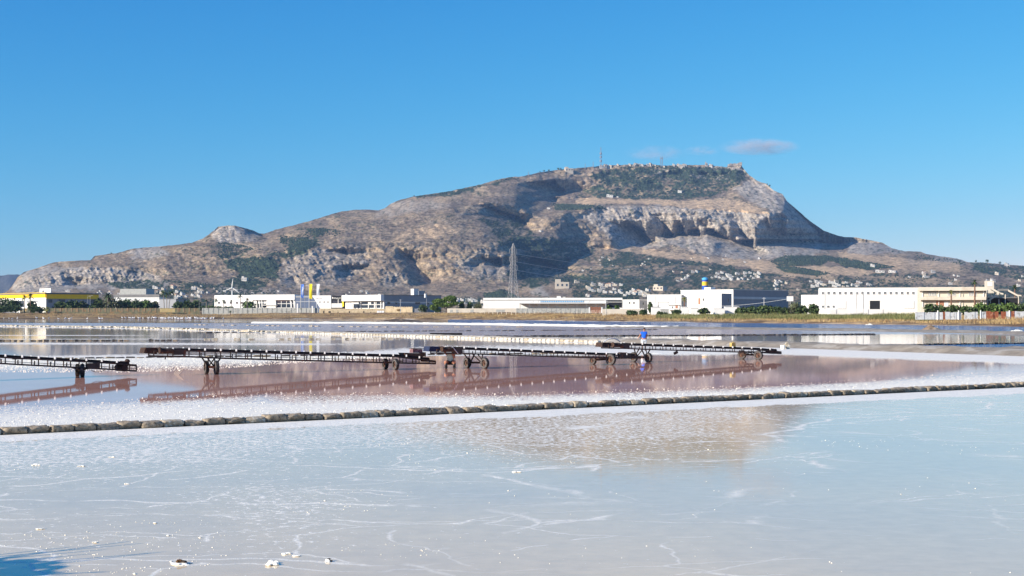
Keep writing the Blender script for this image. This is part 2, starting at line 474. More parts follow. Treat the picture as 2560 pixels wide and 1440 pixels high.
ROCK = [  # cliffs and bare limestone
    [(1440, 540), (1500, 515), (1620, 512), (1720, 518), (1820, 524), (1910, 536), (1960, 500), (2000, 530), (2060, 590), (2060, 632), (1960, 645), (1860, 648), (1780, 640), (1680, 610), (1600, 624), (1540, 620), (1500, 570)],
    [(30, 720), (60, 682), (130, 665), (230, 668), (300, 672), (400, 690), (420, 715), (300, 722), (200, 722), (40, 735)],
    [(690, 700), (720, 640), (800, 620), (900, 615), (920, 650), (900, 690), (860, 712), (720, 722)],
    [(530, 590), (545, 562), (600, 562), (650, 580), (640, 600), (560, 610)], [(320, 635), (330, 622), (410, 616), (420, 640), (360, 648)],
    [(1130, 660), (1200, 625), (1260, 635), (1275, 690), (1250, 700), (1180, 690)], [(950, 680), (1010, 680), (1018, 718), (965, 715)],
    [(1620, 425), (1860, 410), (1880, 440), (1800, 445), (1660, 445)], [(1810, 408), (1862, 408), (1870, 432), (1812, 430)], [(2120, 600), (2230, 612), (2260, 632), (2120, 640)],
    [(960, 505), (1060, 495), (1130, 515), (1000, 535), (930, 545)], [(1880, 445), (1960, 480), (1968, 505), (1940, 530), (1880, 510), (1840, 470)], [(2380, 640), (2420, 655), (2330, 668), (2250, 655)], [(1320, 706), (1350, 706), (1370, 740), (1330, 742)], [(540, 712), (600, 716), (720, 726), (720, 742), (545, 738)]]
VEG = [  # (outline, density)
    ([(1500, 424), (1600, 414), (1820, 420), (1862, 428), (1870, 445), (1830, 470), (1800, 488), (1700, 500), (1560, 494), (1450, 492), (1450, 475), (1500, 460), (1470, 436)], .86),
    ([(1380, 510), (1500, 514), (1512, 522), (1390, 527)], .9), ([(1035, 491), (1124, 478), (1198, 462), (1275, 443), (1300, 443), (1240, 460), (1130, 488), (1040, 498)], .9),
    ([(1200, 540), (1300, 545), (1340, 590), (1460, 600), (1500, 650), (1480, 700), (1300, 720), (1270, 690), (1250, 600)], .75),
    ([(1460, 640), (1560, 628), (1680, 648), (1800, 660), (1900, 680), (2060, 700), (2100, 745), (1450, 750), (1400, 700)], .68),
    ([(1925, 655), (1960, 640), (2070, 640), (2090, 650), (2050, 662), (1950, 668)], 1.0), ([(2060, 645), (2110, 645), (2240, 668), (2170, 676), (2110, 665)], 1.3),
    ([(1940, 668), (1990, 668), (2080, 684), (2040, 690), (1960, 680)], 1.0), ([(2040, 690), (2250, 680), (2420, 700), (2560, 712), (2700, 720), (2700, 745), (2000, 745)], .62),
    ([(2420, 655), (2560, 663), (2720, 678), (2720, 702), (2560, 700), (2450, 680)], .8), ([(2230, 628), (2420, 655), (2400, 662), (2240, 640)], .3),
    ([(555, 655), (640, 642), (700, 622), (740, 598), (790, 590), (800, 608), (750, 636), (705, 655), (690, 700), (640, 722), (540, 712), (600, 684)], 1.0),
    ([(700, 575), (800, 570), (860, 580), (800, 610), (700, 610)], .45), ([(270, 706), (420, 700), (560, 715), (690, 722), (690, 740), (300, 735)], .7),
    ([(440, 612), (560, 606), (640, 620), (560, 650), (480, 640)], .35), ([(340, 740), (1290, 748), (1290, 775), (-100, 775), (-100, 745)], .55), ([(1210, 735), (1260, 725), (1300, 745), (1220, 752)], .9), ([(1290, 745), (2900, 745), (2900, 778), (1290, 778)], .6)]
TANF = [([(1440, 494), (1560, 498), (1700, 503), (1800, 496), (1860, 505), (1930, 535), (1800, 528), (1600, 508), (1440, 510)], 1.0), ([(1990, 664), (2110, 668), (2200, 682), (2140, 692), (2080, 684), (2000, 672)], 1.0),
        ([(2090, 628), (2240, 645), (2400, 658), (2400, 680), (2230, 672), (2100, 645)], .8), ([(1560, 612), (1680, 632), (1900, 655), (1960, 672), (2020, 690), (1900, 672), (1700, 648), (1500, 620)], .9), ([(1020, 575), (1100, 560), (1160, 575), (1060, 600), (960, 610)], .6), ([(1840, 648), (1960, 655), (2060, 680), (2100, 700), (1980, 694), (1880, 676)], .8), ([(2220, 690), (2400, 700), (2390, 712), (2200, 705)], .8)]

G = np.zeros_like(VV); D2 = np.zeros_like(VV, bool)
for poly, rate in GUL:
    m = inpoly(poly, wu, wv); G[m] = rate * 1.35; D2 |= m
for poly in LIT:
    m = inpoly(poly, wu, wv); G[m] = -.5; D2 &= ~m
off = np.zeros_like(VV)
DX = DU / FOC * BY            # metres per column
for j in range(1, len(U)):
    prev = off[:, j - 1]
    lit = ~D2[:, j]
    relax = prev - np.clip(prev, -60, 500) * 0.06
    off[:, j] = np.where(lit, relax + np.minimum(G[:, j], 0) * DX[:, j], prev + G[:, j] * DX[:, j])
off = blur(blur(off, 2, 0), 1, 1)
# below a recess a talus apron brings the ground forward again
for i in range(len(PYG) - 2, -1, -1):
    off[i] = np.maximum(off[i], off[i + 1] * .93)
# rock fluting, ribs and general roughness, all as real relief
rockm = np.zeros_like(VV)
for p in ROCK: rockm = np.maximum(rockm, inpoly(p, wu + fbm(UU * .06, VV * .08, 3, 3) * 14, wv + fbm(UU * .06, VV * .08, 3, 4) * 8))
rockm = blur(blur(rockm, 2, 0), 2, 1)
vegm = np.zeros_like(VV)
for p, k in VEG: vegm = np.maximum(vegm, k * inpoly(p, wu + fbm(UU * .04, VV * .1, 3, 13) * 12, wv + fbm(UU * .04, VV * .1, 3, 14) * 6))
vegm = blur(blur(vegm, 2, 0), 2, 1)
fl1 = ridged(UU * .05 - VV * .03, VV * .02, 3, 41) * 9
fl2 = ridged(UU * .13 - VV * .05, VV * .045, 3, 45) * 8
quiet = 1 - .8 * blur(blur(D2.astype(float), 3, 0), 3, 1)
gen = fbm(UU * .02, VV * .035, 3, 51) * np.interp(UU, [1150, 1350], [20, 34]) + (ridged(UU * .05 - VV * .03, VV * .07, 3, 55) * 12 + fbm(UU * .20, VV * .3, 3, 57) * 4.2) * quiet
fade = np.clip((762 - VV) / 40, 0, 1)
gsl = np.gradient(BY, axis=0) / np.maximum(np.abs(np.gradient(VV, axis=0)), .3)
cliff = blur(np.exp(-(gsl / 7.0) ** 2), 3, 0)
slope_n = gen * (.55 + .45 * cliff) + rockm * quiet * ((fl1 * 1.5 + fl2 * 1.1) * cliff + fbm(UU * .3, VV * .3, 2, 60) * 2.6) + vegm * quiet * fbm(UU * .33, VV * .5, 2, 63) * 4
edge = np.clip((VV - sky[None, :]) / 6, 0.1, 1)
YT = BY + (off * np.clip(edge + .4, 0, 1) + slope_n * edge) * fade
# limit overhangs so nothing folds over
above = VV < sky[None, :]
dn_ = np.where(above, 1e5, YT)
for i in range(len(PYG) - 2, -1, -1):
    dn_[i] = np.minimum(dn_[i], dn_[i + 1] + np.where(D2[i], 60.0, 1.1))
for i in range(1, len(PYG)):
    dn_[i] = np.where(above[i], dn_[i - 1] + .3, dn_[i])
YT = blur(dn_, 1, 0) + (rockm * ridged(UU * .30 - VV * .1, VV * .16, 3, 66) * 3.0 + fbm(UU * .35, VV * .4, 2, 67) * 1.5) * quiet * fade * edge
# albedo by ground cover
c_scrub = np.array((.235, .172, .116)); c_grass = np.array((.40, .290, .176)); c_rock = np.array((.42, .36, .29)); c_veg = np.array((.048, .066, .038)); c_tan = np.array((.56, .39, .23))
a = np.clip(fbm(UU * .03, VV * .12, 5, 71) * 1.5 + .35, 0, 1)[..., None]
alb = c_scrub * (1 - a) + c_grass * a
alb = alb * (1 + .22 * fbm(UU * .4, VV * .5, 2, 75))[..., None]
rr = np.clip(rockm * np.where((UU > 600) & (UU < 1290), .45, .8) * (1 + .7 * fbm(UU * .15, VV * .1, 3, 77)) + .5 * np.clip(ridged(UU * .12, VV * .3, 3, 79) - .42, 0, 1) * 2 * (1 - vegm), 0, 1)[..., None]
alb = alb * (1 - rr) + c_rock * rr
for p, k in TANF:
    m = (inpoly(p, wu, wv) * k)[..., None]; alb = alb * (1 - m) + c_tan * (1 + .12 * fbm(UU * .05, VV * .3, 3, 80))[..., None] * m
vs_ = np.clip((vegm * 1.25 - .5 + fbm(UU * .022, VV * .07, 4, 82) * .9 + fbm(UU * .19, VV * .34, 3, 83) * .95) * 2.2, 0, 1)
vs_ = np.maximum(vs_, np.clip((fbm(UU * .25, VV * .5, 2, 85) - .42) * 6, 0, 1) * .8)[..., None]
for p, k in TANF: vs_ = vs_ * (1 - .75 * k * inpoly(p, wu, wv)[..., None])
alb = alb * (1 - vs_) + c_veg * (1 + .5 * fbm(UU * .3, VV * .6, 2, 87))[..., None] * vs_
# mesh rows run from the foot exactly to the skyline of each column
VG = PYG.copy(); YGr = YT; AG = alb
VV = A_py[None, :] + (sky - A_py)[None, :] * T[:, None]
YT = np.empty_like(VV); alb = np.empty(VV.shape + (3,))
for j in range(len(U)):
    YT[:, j] = np.interp(-VV[:, j], -VG, YGr[:, j])
    for k in range(3): alb[:, j, k] = np.interp(-VV[:, j], -VG, AG[:, j, k])
UU = np.broadcast_to(U[None, :], VV.shape)
XT = (UU - 1280) / FOC * YT
ZT = CH - (VV - HOR) / FOC * YT
# back slope so the mountain is a solid mass
nb = 6
XB = []; YBk = []; ZB = []
for k in range(1, nb + 1):
    yy = YT[-1] + k * 260; XB.append((U - 1280) / FOC * yy); YBk.append(yy); ZB.append(ZT[-1] * (1 - k / nb) ** 1.3 - (k == nb) * 2)
XT = np.vstack([XT] + [x[None] for x in XB]); YT2 = np.vstack([YT] + [y[None] for y in YBk]); ZT = np.vstack([ZT] + [z[None] for z in ZB])
alb = np.vstack([alb] + [alb[-1:]] * nb)
def terrain_material():
    m, nt, b = _mat('mountain_ground')
    N = nt.nodes.new; L = nt.links.new
    at = N('ShaderNodeAttribute'); at.attribute_name = 'albedo'
    tc = N('ShaderNodeTexCoord')
    n = N('ShaderNodeTexNoise'); n.inputs['Scale'].default_value = 0.06; n.inputs['Detail'].default_value = 9; n.inputs['Roughness'].default_value = 0.72
    L(tc.outputs['Object'], n.inputs['Vector'])
    r = N('ShaderNodeMapRange'); r.inputs[1].default_value = .36; r.inputs[2].default_value = .64; r.inputs[3].default_value = .42; r.inputs[4].default_value = 1.62
    L(n.outputs[0], r.inputs[0])
    v = N('ShaderNodeVectorMath'); v.operation = 'SCALE'
    L(at.outputs['Color'], v.inputs[0]); L(r.outputs[0], v.inputs['Scale'])
    L(v.outputs[0], b.inputs['Base Color'])
    b.inputs['Roughness'].default_value = 1; b.inputs['Specular IOR Level'].default_value = 0.05
    bp = N('ShaderNodeBump'); bp.inputs['Strength'].default_value = 1.0; bp.inputs['Distance'].default_value = 8
    L(n.outputs[0], bp.inputs['Height']); L(bp.outputs[0], b.inputs['Normal'])
    return m
M_terr = terrain_material()
V = np.stack([XT, YT2, ZT], -1).reshape(-1, 3)
o = link('mountain', np_mesh('mountain', V, grid_faces(*XT.shape), M_terr, False, {'albedo': alb.reshape(-1, 3)}))
tag(o, kind='structure')
def ter(px, py):
    """point of the mountain surface seen at this place"""
    j = (px - U[0]) / DU; j0 = int(np.clip(j, 0, len(U) - 2))
    col = YT[:, j0] * (1 - (j - j0)) + YT[:, j0 + 1] * (j - j0)
    vv = VV[:, j0]
    Y = float(np.interp(-py, -vv, col))
    return P(px, py, Y)

# distant dark headland at the left edge
hp = [(-500, 700), (-200, 694), (0, 689), (20, 687), (45, 686), (60, 690), (120, 700), (300, 730), (500, 745)]
xs = np.arange(-500, 500, 8.0)
top = np.interp(xs, [p[0] for p in hp], [p[1] for p in hp]) + fbm(xs * .1, xs * 0, 3, 91) * 1.2
rows = []
for k in range(8):
    t = k / 7; yy = 8200 + 900 * t + fbm(xs * .05, xs * 0 + k * .4, 3, 92) * 120
    py_ = 784 + (top - 784) * t
    rows.append(np.stack([(xs - 1280) / FOC * yy, yy, CH - (py_ - HOR) / FOC * yy], -1))
rows.append(rows[-1] + np.array([0, 900, -300]))
V = np.array(rows)
alb_h = np.tile(np.array((.10, .095, .085)), (V.shape[0] * V.shape[1], 1))
o = link('headland', np_mesh('headland', V.reshape(-1, 3), grid_faces(V.shape[0], V.shape[1]), M_terr, True, {'albedo': alb_h}))
tag(o, kind='structure')

# haze: one closed box of thin air round camera and scene
hz = MB().b2(-4800, 4800, -400, 10500, -1.5, 790).build('haze', None)
hm = bpy.data.materials.new('haze_air'); hm.use_nodes = True
nt = hm.node_tree; nt.nodes.clear()
ho = nt.nodes.new('ShaderNodeOutputMaterial'); hv = nt.nodes.new('ShaderNodeVolumePrincipled')
hv.inputs['Color'].default_value = (.36, .60, 1.0, 1); hv.inputs['Density'].default_value = 3.8e-5; hv.inputs['Anisotropy'].default_value = 0.0
nt.links.new(hv.outputs[0], ho.inputs['Volume'])
hz.data.materials.clear(); hz.data.materials.append(hm)
tag(hz, kind='stuff')
# ---------------------------------------------------------------- brine pans
def brine(name, bed, bed2=None, crust_scale=9.0, rough=0.02, ripple=0.0, ripple_scale=6.0, vein=False, salt_col=(.80, .77, .74), cut=(.50, .56), milky=0.0, fres=1.0):
    """shallow brine over a coloured bed; where the 'crust' attribute rises, dry white salt breaks through in crumbs and seams"""
    m, nt, b = _mat(name)
    N = nt.nodes.new; L = nt.links.new
    tc = N('ShaderNodeTexCoord')
    ob = tc.outputs['Object']
    def noise(sc, det=5, ro=.6, stretch=None, dist=0.0):
        n = N('ShaderNodeTexNoise'); n.inputs['Scale'].default_value = sc; n.inputs['Detail'].default_value = det
        n.inputs['Roughness'].default_value = ro; n.inputs['Distortion'].default_value = dist
        if stretch:
            mp = N('ShaderNodeMapping'); mp.inputs['Scale'].default_value = stretch; L(ob, mp.inputs[0]); L(mp.outputs[0], n.inputs['Vector'])
        else: L(ob, n.inputs['Vector'])
        return n.outputs[0]
    def rng_(v, a, c, d=0.0, e=1.0):
        r = N('ShaderNodeMapRange'); r.inputs[1].default_value = a; r.inputs[2].default_value = c; r.inputs[3].default_value = d; r.inputs[4].default_value = e
        L(v, r.inputs[0]); return r.outputs[0]
    def math_(op, x, y):
        n = N('ShaderNodeMath'); n.operation = op
        for k, q in enumerate((x, y)):
            if hasattr(q, 'links'): L(q, n.inputs[k])
            else: n.inputs[k].default_value = q
        return n.outputs[0]
    at = N('ShaderNodeAttribute'); at.attribute_name = 'crust'
    big = noise(.35, 4)
    mx = N('ShaderNodeMix'); mx.data_type = 'RGBA'
    mx.inputs['A'].default_value = (*bed, 1); mx.inputs['B'].default_value = (*(bed2 or bed), 1)
    if vein:
        L(rng_(math_('ADD', noise(.10, 3), math_('MULTIPLY', at.outputs['Fac'], .9)), .42, .72), mx.inputs['Factor'])
    else:
        L(rng_(big, .38, .62), mx.inputs['Factor'])
    fine = noise(3.0, 6)
    sc = N('ShaderNodeVectorMath'); sc.operation = 'SCALE'; L(mx.outputs['Result'], sc.inputs[0]); L(rng_(fine, .3, .7, .93, 1.07), sc.inputs['Scale'])
    crumbs = noise(crust_scale, 4, .65)
    lvl = math_('ADD', rng_(crumbs, .3, .7), at.outputs['Fac'])
    mask = rng_(lvl, 1.0 + cut[0] - .5, 1.0 + cut[1] - .5)
    if vein:
        # seams of crystallised salt between plates of the floor
        wob = N('ShaderNodeTexNoise'); wob.inputs['Scale'].default_value = .8; wob.inputs['Detail'].default_value = 4; L(ob, wob.inputs['Vector'])
        ad = N('ShaderNodeVectorMath'); ad.operation = 'MULTIPLY_ADD'; L(wob.outputs['Color'], ad.inputs[0]); ad.inputs[1].default_value = (1.1, 1.1, 0); L(ob, ad.inputs[2])
        vs = []
        for scl, th, rot in ((.20, .012, .5), (.55, .014, 1.3), (.36, .008, 2.2)):
            mp = N('ShaderNodeMapping'); mp.inputs['Scale'].default_value = (.55, 1.0, 1.0); mp.inputs['Rotation'].default_value = (0, 0, rot); L(ad.outputs[0], mp.inputs[0])
            vo = N('ShaderNodeTexVoronoi'); vo.feature = 'DISTANCE_TO_EDGE'; vo.inputs['Scale'].default_value = scl; L(mp.outputs[0], vo.inputs['Vector'])
            v = rng_(vo.outputs['Distance'], th, 0.0)
            brk = rng_(noise(.35 + rot * .3, 4, .6), .44, .50)
            vs.append(math_('MULTIPLY', v, brk))
        vv = math_('MAXIMUM', math_('MAXIMUM', vs[0], vs[1]), vs[2])
        vv = math_('MULTIPLY', vv, rng_(at.outputs['Fac'], .0, .12))
        mask = math_('MAXIMUM', mask, vv)
        # small crystal specks
        sp = noise(26, 2, .5)
        mask = math_('MAXIMUM', mask, math_('MULTIPLY', rng_(sp, .74, .78), rng_(at.outputs['Fac'], .05, .5)))
    L(sc.outputs[0], b.inputs['Base Color'])
    b.inputs['Roughness'].default_value = rough
    b.inputs['IOR'].default_value = 1.33
    b.inputs['Specular IOR Level'].default_value = 0.5 * fres
    if ripple:
        rp = noise(ripple_scale, 3, .5, (.5, 1.4, 1))
        bp = N('ShaderNodeBump'); bp.inputs['Strength'].default_value = 1; bp.inputs['Distance'].default_value = ripple
        L(rp, bp.inputs['Height']); L(bp.outputs[0], b.inputs['Normal'])
    sb = N('ShaderNodeBsdfPrincipled'); sb.inputs['Roughness'].default_value = .75; sb.inputs['Specular IOR Level'].default_value = .3
    sm = N('ShaderNodeMix'); sm.data_type = 'RGBA'; sm.inputs['A'].default_value = (*[c * .86 for c in salt_col], 1); sm.inputs['B'].default_value = (*salt_col, 1)
    L(rng_(fine, .35, .65), sm.inputs['Factor']); L(sm.outputs['Result'], sb.inputs['Base Color'])
    bp2 = N('ShaderNodeBump'); bp2.inputs['Strength'].default_value = 1; bp2.inputs['Distance'].default_value = .02
    L(crumbs, bp2.inputs['Height']); L(bp2.outputs[0], sb.inputs['Normal'])
    ms = N('ShaderNodeMixShader'); L(mask, ms.inputs[0]); L(b.outputs[0], ms.inputs[1]); L(sb.outputs[0], ms.inputs[2])
    L(ms.outputs[0], nt.nodes['Material Output'].inputs[0])
    return m

def pan(name, near, far, mats_, crust=None, n=(160, 60), z=0.0, px0=-700, px1=3300):
    """sheet of brine between two boundary lines given as (px, py) on the water plane"""
    xs = np.linspace(px0, px1, n[0])
    def side(line):
        w = [gp(a, b_, z) for a, b_ in line]
        return w
    ny = ln(near, xs); fy = ln(far, xs)
    Yn = KG / (ny - HOR); Yf = KG / (fy - HOR)
    t = np.linspace(0, 1, n[1])[:, None]
    Yg = Yn[None] + (Yf - Yn)[None] * t
    Xg = (xs[None] - 1280) / FOC * Yg
    pyg = HOR + KG / Yg; pxg = np.broadcast_to(xs[None], pyg.shape)
    c = crust(pxg, pyg, Xg, Yg) if crust is not None else np.zeros_like(Yg)
    V = np.stack([Xg, Yg, np.full_like(Xg, z)], -1).reshape(-1, 3)
    o = link(name, np_mesh(name, V, grid_faces(*Yg.shape), mats_, False, {'crust': c.ravel()}))
    tag(o, kind='structure')
    return o
def wline(p, q, pxs):
    """image rows of the straight ground line through two points, at several columns"""
    a, b_ = gp(*p), gp(*q); out = []
    for x in pxs:
        t = (x - 1280) / FOC
        # a + s(b-a): X = tY
        dx, dy = b_.x - a.x, b_.y - a.y
        s_ = (t * a.y - a.x) / (dx - t * dy)
        Y = a.y + s_ * dy
        out.append((x, HOR + KG / Y))
    return out
PXS = [-700, -400, -100, 200, 600, 1000, 1400, 1800, 2200, 2600, 3000, 3300]
L_CURB = wline((0, 1086), (2560, 966), PXS)
L_ROWF = [(-700, 903), (-300, 901), (0, 899), (330, 895), (700, 891), (1000, 888), (1500, 884), (1760, 881), (1960, 883), (2560, 905), (3300, 935)]
L_BANK = wline((300, 820), (1500, 857), [300, 600, 900, 1200, 1500]) + [(1960, 870), (2560, 891), (3300, 918)]
L_BANK = [(-700, 811), (0, 816)] + L_BANK
L_ROWD = [(1960, 867), (2560, 859), (3300, 851)]
L_FARB = [(-700, 807), (0, 807), (640, 807.5), (905, 808), (1120, 811), (1440, 816), (1640, 821), (2080, 827), (2560, 836), (3300, 850)]
L_ROWC = [(1100, 842), (1600, 839.5), (2080, 837), (2190, 836)]
L_SH = [(p[0], p[1] - .6) for p in SHORE]

M_near = brine('near_pan_brine', (.74, .57, .36), (.86, .64, .37), crust_scale=7.5, vein=True, cut=(.50, .58), rough=.035, ripple=.0012, ripple_scale=5, salt_col=(.93, .87, .74))
M_pink = brine('pink_pan_brine', (.76, .36, .25), (.84, .45, .34), crust_scale=7, cut=(.47, .53), rough=.035, salt_col=(.97, .89, .73))
M_mid = brine('pale_pan_brine', (.34, .27, .24), (.44, .34, .30), crust_scale=2.2, cut=(.46, .56), rough=.055, salt_col=(.95, .87, .73))
M_mauve = brine('mauve_pan_brine', (.52, .34, .27), (.60, .40, .31), crust_scale=1.2, cut=(.5, .58), rough=.16, ripple=.03, ripple_scale=1.5)
M_grey = brine('grey_pan_brine', (.22, .20, .24), (.28, .25, .27), crust_scale=1.5, cut=(.5, .58), rough=.06, ripple=.0007, ripple_scale=3)
M_blue = brine('blue_channel_water', (.03, .09, .24), (.03, .10, .26), crust_scale=1.5, rough=.12, ripple=.9, ripple_scale=1.2)

def sm(a, b_, x): 
    t = np.clip((x - a) / (b_ - a), 0, 1); return t * t * (3 - 2 * t)
def crust_near(px, py, X, Y):
    cy = ln(L_CURB, px) + 9
    strip = 1 - sm(5, 12, py - cy + 3 * fbm(px * .03, px * 0, 3, 99))                     # dry rim along the kerb
    strip = strip * 1.3
    left = sm(1600, 500, px) * .20 + .16 * fbm(X * .35, Y * .35, 4, 101)
    top = sm(200, 20, py - cy) * sm(2300, 1500, px) * .24 + sm(90, 20, py - cy) * .16
    mid = .34 * np.exp(-((px - 1500) / 420) ** 2 - ((py - 1085) / 75) ** 2)
    low = .18 * np.exp(-((px - 720) / 160) ** 2 - ((py - 1290) / 90) ** 2)
    c = np.clip(left + top + mid + low, 0, .5)
    return np.maximum(c, strip)
def crust_pink(px, py, X, Y):
    cy = ln(L_CURB, px) - 10
    up = ln([(-700, 1035), (0, 1012), (300, 1002), (640, 985), (1000, 984), (1280, 986), (1600, 978), (1900, 966), (2200, 950), (2560, 930), (3300, 900)], px)
    k = np.clip((py - up) / (cy - up), 0, 1)
    c = k ** .5 * .86 * (1 + .3 * fbm(X * .4, Y * .4, 3, 103)) + sm(0, .12, k) * .12
    c = np.where(cy - py < 7, 1.2, c)
    # back left rim
    fy = ln(L_ROWF, px)
    wid = ln([(-700, 34), (0, 33), (330, 36), (520, 30), (700, 18), (900, 9), (1100, 4), (1500, 8), (1700, 9), (1960, 6), (2560, 8), (3300, 9)], px)
    wid = wid * (1 + .35 * fbm(px * .02, px * 0, 4, 104))
    kk = 1 - np.clip((py - fy) / wid, 0, 1)
    c = np.maximum(c, kk ** .6 * .95)
    # faint bright streaks at far right
    st = sm(2100, 2500, px) * .4 * np.clip(fbm(X * .15, Y * .9, 3, 106) + .15, 0, 1)
    return np.clip(np.maximum(c, st), 0, 1.2)
def crust_mid(px, py, X, Y):
    fy = ln(L_ROWF, px); by = ln(L_BANK, px)
    a = 1 - np.clip((fy - py) / ln([(-700, 8), (0, 9), (330, 11), (600, 7), (900, 12), (1050, 24), (1250, 26), (1500, 24), (1960, 20), (3300, 20)], px), 0, 1)
    b_ = np.exp(-((py - 859.5 - (px - 200) * .002) / 3.2) ** 2) * sm(1000, 700, px)
    c_ = np.exp(-((py - (848 - px * .0006)) / 1.2) ** 2) * .7 * sm(1100, 900, px)
    d_ = 1 - np.clip((py - by) / 4.5, 0, 1)
    e_ = np.exp(-((py - 838.5) / 1.2) ** 2) * .8 * sm(500, 250, px)
    return np.clip(np.maximum.reduce([a ** .5 * 1.1, b_ * .8 + .1 * fbm(X * .1, Y * .3, 2, 108), c_, d_ * .9, e_]), 0, 1.2)
def crust_far(px, py, X, Y):
    return np.clip(.42 * ridged(X * .01, Y * .12, 3, 111) * sm(1600, 600, px), 0, .55)
def crust_rim(px, py, X, Y):
    return np.clip(1 - np.abs(py - (ln(L_FARB, px) + 1)) / 1.6, 0, 1) * .9

pan('near_salt_pan', [(-3000, 3200), (5500, 3200)], [(a, b_ - 2) for a, b_ in L_CURB], M_near, crust_near, n=(420, 300), px0=-2600, px1=5200)
pan('pink_salt_pan', [(a, b_ + 2) for a, b_ in L_CURB], L_ROWF, M_pink, crust_pink, n=(500, 160))
near_mid = [(a, b_) for a, b_ in L_ROWF]
pan('pale_salt_pan', [p for p in near_mid if p[0] <= 1760] + [(1960, 883)], [p for p in L_BANK if p[0] <= 1500] + [(1960, 870)], M_mid, crust_mid, n=(420, 90), px1=1960)
pan('white_salt_margin', [(1960, 883), (2560, 905), (3300, 935)], [(1960, 870), (2560, 891), (3300, 918)], M_mid, lambda a, b_, c, d: np.full_like(a, .95), n=(60, 12), px0=1960)
L_ROWC2 = [(300, 819.2), (600, 829), (900, 838), (1100, 842)] + L_ROWC[1:] + [(2560, 835.5), (3300, 846)]
pan('mauve_salt_pan', [(-700, 810.9), (0, 815.9)] + L_ROWC2, L_FARB, M_mauve, crust_far, n=(300, 60))
pan('grey_salt_pan', [(900, 838.6), (1200, 847.7), (1500, 857), (1960, 867), (2560, 859), (3300, 851)], [(900, 838.1), (1100, 842)] + L_ROWC[1:] + [(2560, 835.5), (3300, 846)], M_grey, None, n=(120, 20), px0=900)
pan('blue_salt_pan', [(1960, 870), (2560, 891), (3300, 918)], [(1960, 867.2), (2560, 859.2), (3300, 851.2)], M_blue, None, n=(40, 12), px0=1960)
pan('far_blue_channel', [p for p in L_FARB if p[0] >= 1120], [(1120, 798.5), (1280, 799.5)] + [p for p in L_SH if p[0] > 1280], M_blue, None, n=(60, 10), px0=1120)
pan('far_grey_pan', [(-700, 806.8), (0, 806.8), (640, 807.3), (905, 807.8), (1120, 810.8)], [p for p in L_SH if p[0] <= 900] + [(1120, 798.5)], M_grey, lambda a, b_, c, d: np.clip(.5 * ridged(c * .01, d * .05, 3, 120) * sm(300, 700, a), 0, .6), n=(120, 20), px1=1120)

# ---------------------------------------------------------------- stone kerbs and banks
M_stone = mat('tufa_stone', (.32, .255, .18), .95, .35, 9, .03, col2=(.15, .115, .08), scale2=14, cov=.35)
M_stone_pale = mat('tufa_stone_salted', (.40, .32, .22), .95, .3, 7, .03, col2=(.60, .55, .45), scale2=12, cov=.4)
M_stone_dark = mat('wet_dark_stone', (.075, .065, .055), .8, .3, 5, .02, col2=(.25, .22, .19), scale2=6, cov=.2)
M_stone_cream = mat('cream_stone', (.42, .35, .25), .95, .3, 3, .03, col2=(.62, .56, .46), scale2=2.0, cov=.6)
M_mud = mat('bank_mud', (.30, .25, .19), .95, .25, 1.2, .05, col2=(.42, .37, .30), scale2=.5, cov=.45)
M_salt = mat('dry_salt', (.95, .89, .75), .8, .08, 12, .02)

def stone_mesh(name, m, d, seed, seg=(5, 3, 3), rough=.10):
    """rounded, weathered block: bent and pitted box with its own outline"""
    r = np.random.default_rng(seed)
    vs = {}; V = []; Fc = []
    def vid(i, j, k):
        if (i, j, k) not in vs:
            x, y, z = i / seg[0] * 2 - 1, j / seg[1] * 2 - 1, k / seg[2] * 2 - 1
            q = .28
            L_ = (abs(x) ** 11 + abs(y) ** 6 + abs(z) ** 6) ** (1 / 7)
            L_ = max(L_, 1e-3); f = (1 - q) + q / max(L_, 1) if L_ > 1 else 1
            f = 1 / max(1, L_) ** .9
            n_ = 1 + rough * float(vn(x * 1.3 + seed, y * 1.7 + z * 1.1, seed)) * 1.6 + r.uniform(-rough, rough) * .4
            V.append((x * f * d[0] / 2 * (1 + .3 * (n_ - 1)), y * f * d[1] / 2 * n_, z * f * d[2] / 2 * (n_ if z > 0 else 1)))
            vs[(i, j, k)] = len(V) - 1
        return vs[(i, j, k)]
    a, b_, c = seg
    for j in range(b_):
        for k in range(c):
            Fc.append((vid(0, j, k), vid(0, j, k + 1), vid(0, j + 1, k + 1), vid(0, j + 1, k)))
            Fc.append((vid(a, j, k), vid(a, j + 1, k), vid(a, j + 1, k + 1), vid(a, j, k + 1)))
    for i in range(a):
        for k in range(c):
            Fc.append((vid(i, 0, k), vid(i + 1, 0, k), vid(i + 1, 0, k + 1), vid(i, 0, k + 1)))
            Fc.append((vid(i, b_, k), vid(i, b_, k + 1), vid(i + 1, b_, k + 1), vid(i + 1, b_, k)))
        for j in range(b_):
            Fc.append((vid(i, j, 0), vid(i, j + 1, 0), vid(i + 1, j + 1, 0), vid(i + 1, j, 0)))
            Fc.append((vid(i, j, c), vid(i + 1, j, c), vid(i + 1, j + 1, c), vid(i, j + 1, c)))
    me = bpy.data.meshes.new(name); me.from_pydata(V, [], Fc); me.materials.append(m)
    me.polygons.foreach_set('use_smooth', [seg[0] > 3] * len(me.polygons)); me.update()
    return me
